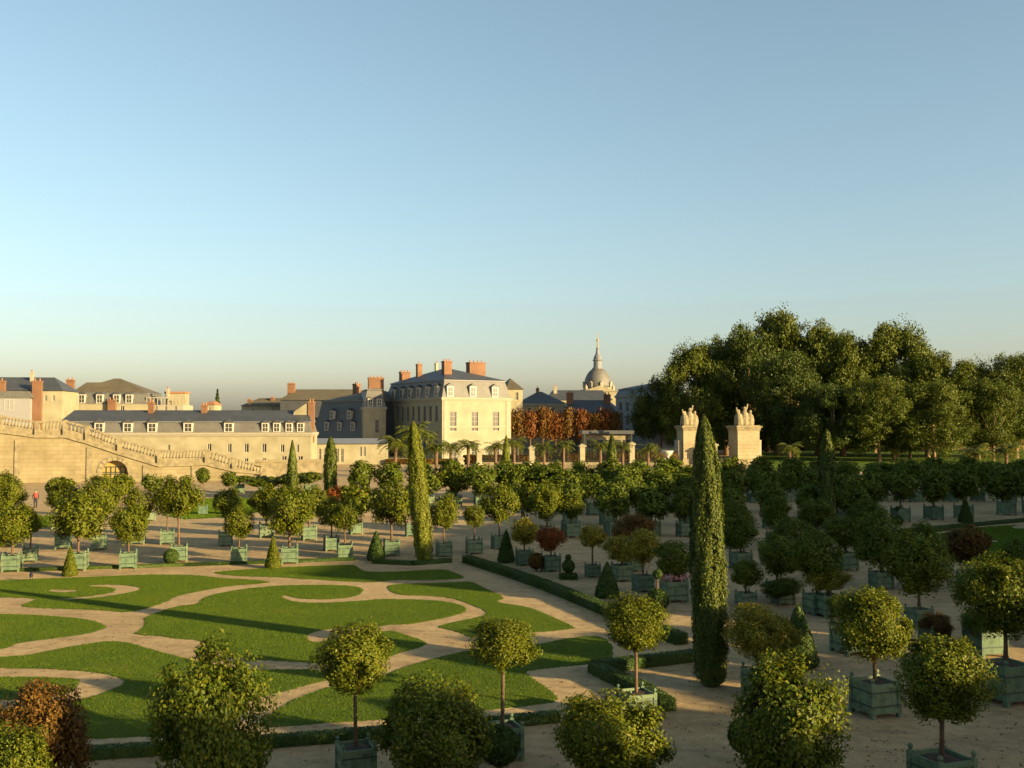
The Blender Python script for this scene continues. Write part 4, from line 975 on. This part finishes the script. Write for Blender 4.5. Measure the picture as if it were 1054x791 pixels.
for a in (-7.5, 7.5): m.lathe([(.9, zz(404)), (.9, zz(400)), (1.1, zz(400)), (.2, zz(397))], 8, (a, -12, 0))
m.build('corner_turrets', 'trim', root)

# --- low grey pavilion
D = 214; root = thing('low_pavilion', 'low flat-roofed grey pavilion right of the rust-coloured trees', 'pavilion', P(601, 480, D).xy.to_3d(), R(4)); W = 10.2
MB().box(-.4, W + .4, -.5, 4.5, Z(447, D), Z(443.5, D)).build('flat_roof', 'slate', root); MB().box(.2, W - .2, .4, 4, 0, Z(447, D) - .003).build('wall', 'oldstone', root)
for k in range(5): MB().box(.8 + k * 1.9, 2.2 + k * 1.9, .33, .398, 1.2, 4.6).build('window', 'glass', root)
for k in (0, 1): MB().box(k * (W - .3), k * (W - .3) + .3, -.3, 0, 0, Z(447, D) - .003).build('post', 'iron', root)

# --- rust-coloured pleached trees
def boxcrown(n, mat):
    p = rng.uniform(-1, 1, (n, 3)); ax = rng.integers(0, 3, n); p[np.arange(n), ax] = np.sign(p[np.arange(n), ax]) * rng.uniform(.6, 1.0, n)
    q_, nr = blob_points(n, 14, .3, .3); p = p * .55 + q_ * .55; p[:, :2] *= (1 + .12 * np.sin(p[:, 2:3] * 4 + rng.uniform(0, 6))); v, q = leaf_arrays(p, unit(p), .17, .12); return np_mesh('crown', v, q, mat)
RU = leaf('russet_leaf', [(0, (.07, .028, .010)), (.5, (.16, .056, .014)), (1, (.22, .10, .016))])
RG = leaf('brown_green_leaf', [(0, (.065, .036, .010)), (.5, (.15, .068, .014)), (1, (.21, .12, .016))])
BC = [boxcrown(2200, 'rust'), boxcrown(2200, RU), boxcrown(2200, RG), boxcrown(2200, RU)]
names = ['leftmost', 'second', 'third', 'fourth', 'fifth', 'sixth', 'seventh', 'eighth', 'rightmost']
for i, px in enumerate((533, 546, 559, 572, 585, 598, 611, 622, 632)):
    D = 248 + i * .4; p = P(px, 480, D).xy.to_3d(); zt, zb = Z((422, 424, 420, 425, 421, 423, 426, 421, 424)[i], D), Z(451, D)
    root = thing('autumn_tree', names[i] + ' of the clipped rust-coloured trees between villa and plane trees' if i in (0, 8) else names[i] + ' clipped rust-coloured tree from the left between villa and plane trees', 'tree', p, 0, 'clipped rust-coloured trees')
    MB().tube([(0, 0, 0), (0, 0, (zt + zb) / 2)], [.2, .12], 8).build('trunk', 'bark', root)
    link('crown', BC[(i * 3) % 4], root, (0, 0, (zt + zb) / 2), rot=(0, 0, i), scale=(2.25, 1.9, (zt - zb) / 2 * (1.12 + .06 * (i % 2))))

# ------------------------------------------------------------------ stair wall, left
AX = R(13); WO = Vector((-71.5, 139, 0)); WD = Vector((math.cos(AX), math.sin(AX), 0))
def on_wall(px, py):
    kk = ray(px, py); k = kk.x / kk.y; t = (k * WO.y - WO.x) / (WD.x - k * WD.y); Dd = WO.y + WD.y * t
    return t, Z(py, Dd)
root = thing('stair_wall', 'long pale stone wall carrying a balustraded staircase, with an arched doorway', 'wall', WO, AX)
low = [on_wall(*p) for p in ((-70, 440), (0, 444), (19, 449), (72, 449), (108, 462), (164, 479), (205, 475), (230, 483), (262, 487))]
xd, zs_ = on_wall(118, 487); rd = 1.75; zs_ = Z(487, 143)
# body with door opening
outl = [(low[0][0], 0)] + low + [(low[-1][0], 0)]
arch = [(xd + rd, 0)] + [(xd + rd * math.cos(a), zs_ + rd * math.sin(a)) for a in np.linspace(0, math.pi, 13)] + [(xd - rd, 0)]
MB().prism(outl + arch, 0, 3.4).build('wall', 'stone', root)
m = MB()
for a0, a1 in zip(np.linspace(0, math.pi, 10)[:-1], np.linspace(0, math.pi, 10)[1:]):
    q = [(xd + r_ * math.cos(a), zs_ + r_ * math.sin(a)) for r_, a in ((rd, a0 + .02), (rd, a1 - .02), (rd + .6, a1 - .02), (rd + .6, a0 + .02))]; m.prism(q, -.1, .2)
m.build('door_arch', 'oldstone', root)
dr = MB().box(xd - rd, xd + rd, 1.0, 1.15, 0, zs_).prism([(xd + rd * math.cos(a), zs_ + .01 + rd * math.sin(a)) for a in np.linspace(0, math.pi, 13)], 1.0, 1.15).build('door', 'gold', root)
m = MB()
for k in range(-2, 3): m.box(xd + k * .62 - .06, xd + k * .62 + .06, .92, .997, 0, zs_ + .9)
for z in (.1, 1.0, 2.0, 3.0, zs_): m.box(xd - rd + .02, xd + rd - .02, .90, .915, z, z + .12)
m.build('door_grille', 'iron', dr)
# buttress strips and joints
m = MB()
for px in (18, 92, 150, 200):
    a, _ = on_wall(px, 470); zt = np.interp(a, [q[0] for q in low], [q[1] for q in low]); m.box(a - .35, a + .35, -.14, -.003, 0, zt - .6)
m.build('pilaster', 'oldstone', root)
up = [(-70, 424), (0, 428), (38, 434), (67, 433), (90, 439), (123, 452), (164, 463.5), (213, 463), (241, 472), (270, 479)]
upw = [on_wall(*p) for p in up]
for (a, za), (b_, zb) in zip(upw[:-1], upw[1:]):
    lo = lambda x: float(np.interp(x, [q[0] for q in low], [q[1] for q in low]))
    m = MB(); T = .003
    m.prism([(a, lo(a) + .0), (b_, lo(b_)), (b_, zb - 1.15), (a, za - 1.15)], .25, 3.2)         # solid plinth band
    m.prism([(a, lo(a) - .25), (b_, lo(b_) - .25), (b_, lo(b_) + .15), (a, lo(a) + .15)], -.22, .24)
    m.prism([(a, za - .25), (b_, zb - .25), (b_, zb), (a, za)], .0, .6)
    n = max(2, int((b_ - a) / .42))
    for k in range(n):
        x = a + (b_ - a) * (k + .5) / n; z1 = za + (zb - za) * (k + .5) / n; m.lathe([(.12, z1 - 1.3), (.09, z1 - 1.2), (.17, z1 - .9), (.07, z1 - .45), (.11, z1 - .2)], 6, (x, .3, 0))
    m.build('balustrade', 'oldstone', root)
    MB().box(a - .28, a + .28, -.06, .66, lo(a) - .2, za + .06).build('pier', 'oldstone', root)
# low continuation wall beyond the stair foot
root = thing('garden_wall', 'low ochre garden wall between the stair foot and the slender dark cypress', 'wall', WO, AX)
a0, z0 = on_wall(262, 476); a1, z1 = on_wall(332, 476)
MB().box(a0 + .05, a1, .3, 1.1, 0, z0).build('wall', 'oldstone', root); MB().box(a0 + .05, a1 + .2, .15, 1.25, z0, z0 + .3).build('coping', 'stone', root)

# ------------------------------------------------------------------ fence, piers, hedges by the gate
D = 200
pr = [(474, 'leftmost'), (493, 'second from left'), (547, 'third from left'), (599, 'fourth from left'), (650, 'fifth from left'), (735, 'between the two gate pillars,')]
for px, nm in pr:
    D_ = 200; p = P(px, 480, D_).xy.to_3d(); zt = Z({474: 470, 493: 462, 547: 459, 599: 457, 650: 455, 735: 456}[px], D_)
    root = thing('stone_pier', nm + ' pale stone pier of the garden fence', 'stone pier', p, R(13), 'stone piers of the garden fence')
    MB().box(-.65, .65, -.65, .65, 0, .6).box(-.5, .5, -.5, .5, .6, zt - .6).build('shaft', 'render', root); MB().box(-.7, .7, -.7, .7, zt - .6, zt - .3).frustum((-.6, .6, -.6, .6, zt - .3), (-.2, .2, -.2, .2, zt)).build('cap', 'render', root)
def railing(label, xa, xb):
    a, b_ = P(xa, 480, 200.5).xy.to_3d(), P(xb, 480, 200.5).xy.to_3d(); root = thing('iron_railing', label, 'fence', a); ln = b_.x - a.x
    m = MB(); n = int(ln / .3)
    for k in range(n): x = ln * (k + .5) / n; m.box(x - .025, x + .025, -.025, .025, .5, 3.3)
    m.build('bars', 'iron', root); MB().box(0, ln, -.04, .04, 3.0, 3.08).box(0, ln, -.04, .04, .7, .78).build('rails', 'iron', root); MB().box(0, ln, -.25, .25, 0, .5).build('plinth', 'oldstone', root)
railing('dark iron railing between the second and third fence piers', 495.5, 543); railing('dark iron railing between the third and fourth fence piers', 551, 595.5)
railing('dark iron railing between the fourth and fifth fence piers', 603.5, 646.5); railing('dark iron railing between the fifth fence pier and left gate pillar', 653.5, 697)
for (xa, xb, zt, L_) in ((398, 470, 473, 'rust-brown clipped hedge before the low wing, left of the fence'), (477, 543, 469, 'orange-brown clipped hedge behind the fence below the villa'), (552, 595, 467, 'orange-brown clipped hedge behind the fence below the rust trees'), (603, 646, 467, 'orange-brown clipped hedge behind the fence below the pavilion'), (654, 698, 466, 'orange-brown clipped hedge behind the fence left of the gate')):
    a, b_ = P(xa, 480, 203).xy.to_3d(), P(xb, 480, 203).xy.to_3d(); hedge(L_, None, 1.2, Z(zt, 203), 'rust', per=130, world=[a, b_], L=.35, name='beech_hedge')

# ------------------------------------------------------------------ gate pillars with sculpture groups
def figure_group(parent, w_, h, seed):
    r = random.Random(seed); m = MB()
    def ball(c, a): m.lathe([(a * math.sin(x), -a * math.cos(x)) for x in np.linspace(.1, 3.04, 7)], 10, c)
    m.lathe([(.5, 0), (.46, .1), (.4, .2)], 12, (0, 0, 0), w_, .55 * w_)
    for k, (x, lean, arm) in enumerate(((-.34 * w_, -.12, 1), (.0, .1, 1), (.36 * w_, .2, 0))):
        hh = h * (.95 if k == 1 else .78) * r.uniform(.95, 1.05)
        m.tube([(x, 0, .1), (x + lean * .5, -.1, hh * .35), (x + lean, 0, hh * .62), (x + lean * 1.2, 0, hh * .78)], [1.0, .95, .75, .3], 10)      # draped body
        ball((x + lean * 1.3, -.05, hh * .88), 0.36)
        s = -1 if k == 0 else 1
        m.tube([(x + lean, 0, hh * .68), (x + lean + s * .45, -.2, hh * (.9 if arm else .5)), (x + lean + s * .6, -.3, hh * (1.12 if arm else .35))], [.28, .22, .15], 8)
        m.tube([(x + lean, 0, hh * .66), (x + lean - s * .4, -.35, hh * .45), (x + lean - s * .1, -.55, hh * .3)], [.3, .25, .18], 8)
        m.tube([(x, -.1, .8), (x + s * .4, -.6, .75), (x + s * .5, -.7, .1)], [.45, .36, .26], 8)                                                  # bent leg
    o = m.build('sculpture', 'oldstone', parent, True)
    md = o.modifiers.new('merge', 'REMESH'); md.mode = 'VOXEL'; md.voxel_size = .09; md.use_smooth_shade = True
    return o
for (px, x0, x1, yt, yb, ys, L_, sd) in ((709.5, 698, 721, 438, 478, 417, 'left stone gate pillar crowned by a sculpture group', 3), (766, 752, 780, 438, 478, 415, 'right stone gate pillar crowned by a sculpture group with raised arms', 9)):
    D = 204; p = P(px, 480, D).xy.to_3d(); hw = (x1 - x0) * D / F / 2 * .86; zt = Z(yt, D)
    root = thing('gate_pillar', L_, 'gate pillar', p, R(13), 'twin gate pillars'); dp = hw * .9
    MB().box(-hw - .25, hw + .25, -dp - .25, dp + .25, 0, 1.1).build('plinth', 'oldstone', root)
    m = MB(); n = 8; zs2 = np.linspace(1.1, zt - 1.1, n + 1)
    for k in range(n): m.box(-hw, hw, -dp, dp, zs2[k] + .03, zs2[k + 1] - .03)
    m.box(-hw + .1, hw - .1, -dp + .1, dp - .1, 1.1, zt - 1.1); m.build('shaft', 'pillar', root)
    MB().box(-hw - .1, hw + .1, -dp - .1, dp + .1, zt - 1.1, zt - .8).box(-hw - .22, hw + .22, -dp - .22, dp + .22, zt - .8, zt - .45).box(-hw - .42, hw + .42, -dp - .42, dp + .42, zt - .45, zt - .15).box(-hw - .1, hw + .1, -dp - .1, dp + .1, zt - .15, zt).build('cornice', 'oldstone', root)
    o = figure_group(root, hw * 1.3, (Z(ys, D) - zt) * .92, sd); o.location = (0, 0, zt)
    s = MB(); s.box(hw + .003 if px > 740 else -hw - .8, hw + .8 if px > 740 else -hw - .003, -dp * .6, dp * .6, 0, zt * .62).build('side_pier', 'trim', root)
root = thing('stone_urn', 'white stone urn on a pedestal left of the left gate pillar', 'urn', P(687, 480, 190).xy.to_3d())
MB().box(-.9, .9, -.9, .9, 0, .3).box(-.65, .65, -.65, .65, .3, 1.5).box(-.8, .8, -.8, .8, 1.5, 1.7).build('pedestal', 'white', root)
MB().lathe([(.35, 1.7), (.3, 1.9), (.6, 2.1), (.95, 2.6), (1.15, 3.0), (1.05, 3.05), (.9, 2.9)], 16).build('bowl', 'white', root, True)
# stray conifer on the skyline
root = thing('conifer_tree', 'lone dark pointed conifer on the skyline above the long mansard roof', 'conifer', P(223, 480, 250).xy.to_3d()); Hc = Z(401, 250)
n = 3000; t = rng.random(n) ** .8; a = rng.uniform(0, 6.283, n); rr = 1.5 * (1 - t) * (1 + .35 * np.sin(t * 60)) * rng.uniform(.4, 1, n); zc = Hc * .45 + t * Hc * .55
v, q = leaf_arrays(np.stack([rr * np.cos(a), rr * np.sin(a), zc], 1), np.stack([np.cos(a), np.sin(a), a * 0 + .3], 1), .45, .2); link('crown', np_mesh('crown', v, q, 'plane_dark'), root); MB().tube([(0, 0, 0), (0, 0, Hc * .95)], [.25, .04], 8).build('trunk', 'bark', root)

# ------------------------------------------------------------------ visitor and bird
root = thing('person', 'tiny visitor in dark clothes with red top walking behind the left-edge trees', 'person', G(36.5, 523), .5)
m = MB(); m.tube([(-.09, 0, 0), (-.1, .02, .45), (-.08, 0, .9)], [.06, .07, .1], 8).tube([(.09, .18, 0), (.1, .06, .45), (.08, 0, .9)], [.06, .07, .1], 8).tube([(-.09, 0, .03), (-.09, -.2, .03)], [.05, .04], 6).tube([(.09, .18, .03), (.09, -.02, .03)], [.05, .04], 6)
m.tube([(0, 0, .84), (0, 0, 1.1), (0, .01, 1.35), (0, .01, 1.46)], [.15, .14, .18, .07], 10)
for s in (-1, 1): m.tube([(s * .19, 0, 1.38), (s * .26, .03, 1.1), (s * .25, -.1, .86)], [.06, .05, .035], 8)
m.lathe([(.1 * math.sin(x), 1.6 - .12 * math.cos(x)) for x in np.linspace(.1, 3.04, 8)], 10)
body = m.build('body', 'dark', root, True); md = body.modifiers.new('merge', 'REMESH'); md.mode = 'VOXEL'; md.voxel_size = .025; md.use_smooth_shade = True
MB().tube([(0, 0, 1.0), (0, 0, 1.2), (0, .01, 1.38), (0, .01, 1.47)], [.165, .17, .205, .08], 12).build('red_top', 'redcloth', root, True)
MB().lathe([(.105 * math.sin(x), 1.59 - .115 * math.cos(x)) for x in np.linspace(.1, 1.9, 6)], 10, (0, -.03, .0)).build('face', 'skin', root, True)
root = thing('crow', 'small black bird standing on the lawn at the far left', 'bird', G(32, 599) + Vector((0, 0, .05)), 1.9)
m = MB(); m.tube([(-.3, 0, .2), (-.18, 0, .24), (0, 0, .28), (.12, 0, .36), (.17, 0, .43), (.26, 0, .42)], [.02, .06, .1, .075, .055, .008], 10)
for s in (-1, 1): m.tube([(.02, s * .05, 0), (.0, s * .05, .22)], .012, 6)
m.build('body', 'bird', root, True)
# pink flowers spilling over the tub beside the tallest cypress
p = G(694, 619); n = 160; a = rng.uniform(0, 6.28, n); c = np.stack([np.cos(a) * rng.uniform(.4, .72, n), np.sin(a) * rng.uniform(.4, .72, n), rng.uniform(1.0, 1.25, n)], 1)
v, q = leaf_arrays(c, unit(c), .14, .12); M['pink'] = leaf('pink_petal', [(0, (.45, .16, .18)), (1, (.62, .34, .32))])
o = link('pink_flowers', np_mesh('pink_flowers', v, q, 'pink'))
for t_ in COL.objects:
    if t_.get('label', '').startswith('dense dark round tree over a teal tub'): o.parent = t_

# ------------------------------------------------------------------ gallery shape added out of view to shade the right half of the garden
root = thing('shade_gallery', 'tall gallery-shaped shade caster added right of the garden, outside the photo', 'building', (51, 20, 0), math.atan2(102, 34))
W, dp, h = 107, 9, 15.5
m = MB(); facade(m, W, 0, h, [(4 + k * 7.1, 5.2, 3.4, 8.4) for k in range(15)], 1.0)
mm = MB()
for f in m.f: mm.face([m.v[i] for i in f])
mm.face([(0, 9, 0), (0, 0, 0), (0, 0, h), (0, 9, h)]); mm.face([(W, 0, 0), (W, 9, 0), (W, 9, h), (W, 0, h)]); mm.face([(W, 9, 0), (0, 9, 0), (0, 9, h), (W, 9, h)]); mm.face([(0, 0, h), (W, 0, h), (W, 9, h), (0, 9, h)])
root.rotation_euler[2] = math.atan2(102, 34)
mm.build('wall', 'stone', root, scale=(1, -1, 1)); MB().box(-.3, W + .3, -9.3, .3, h + .003, h + .5).build('cornice', 'oldstone', root)
for k in range(15): MB().box(4 + k * 7.1 - 1.68, 4 + k * 7.1 + 1.68, -1.1, -1.0, 1.05, 9.35).build('window', 'glass', root)
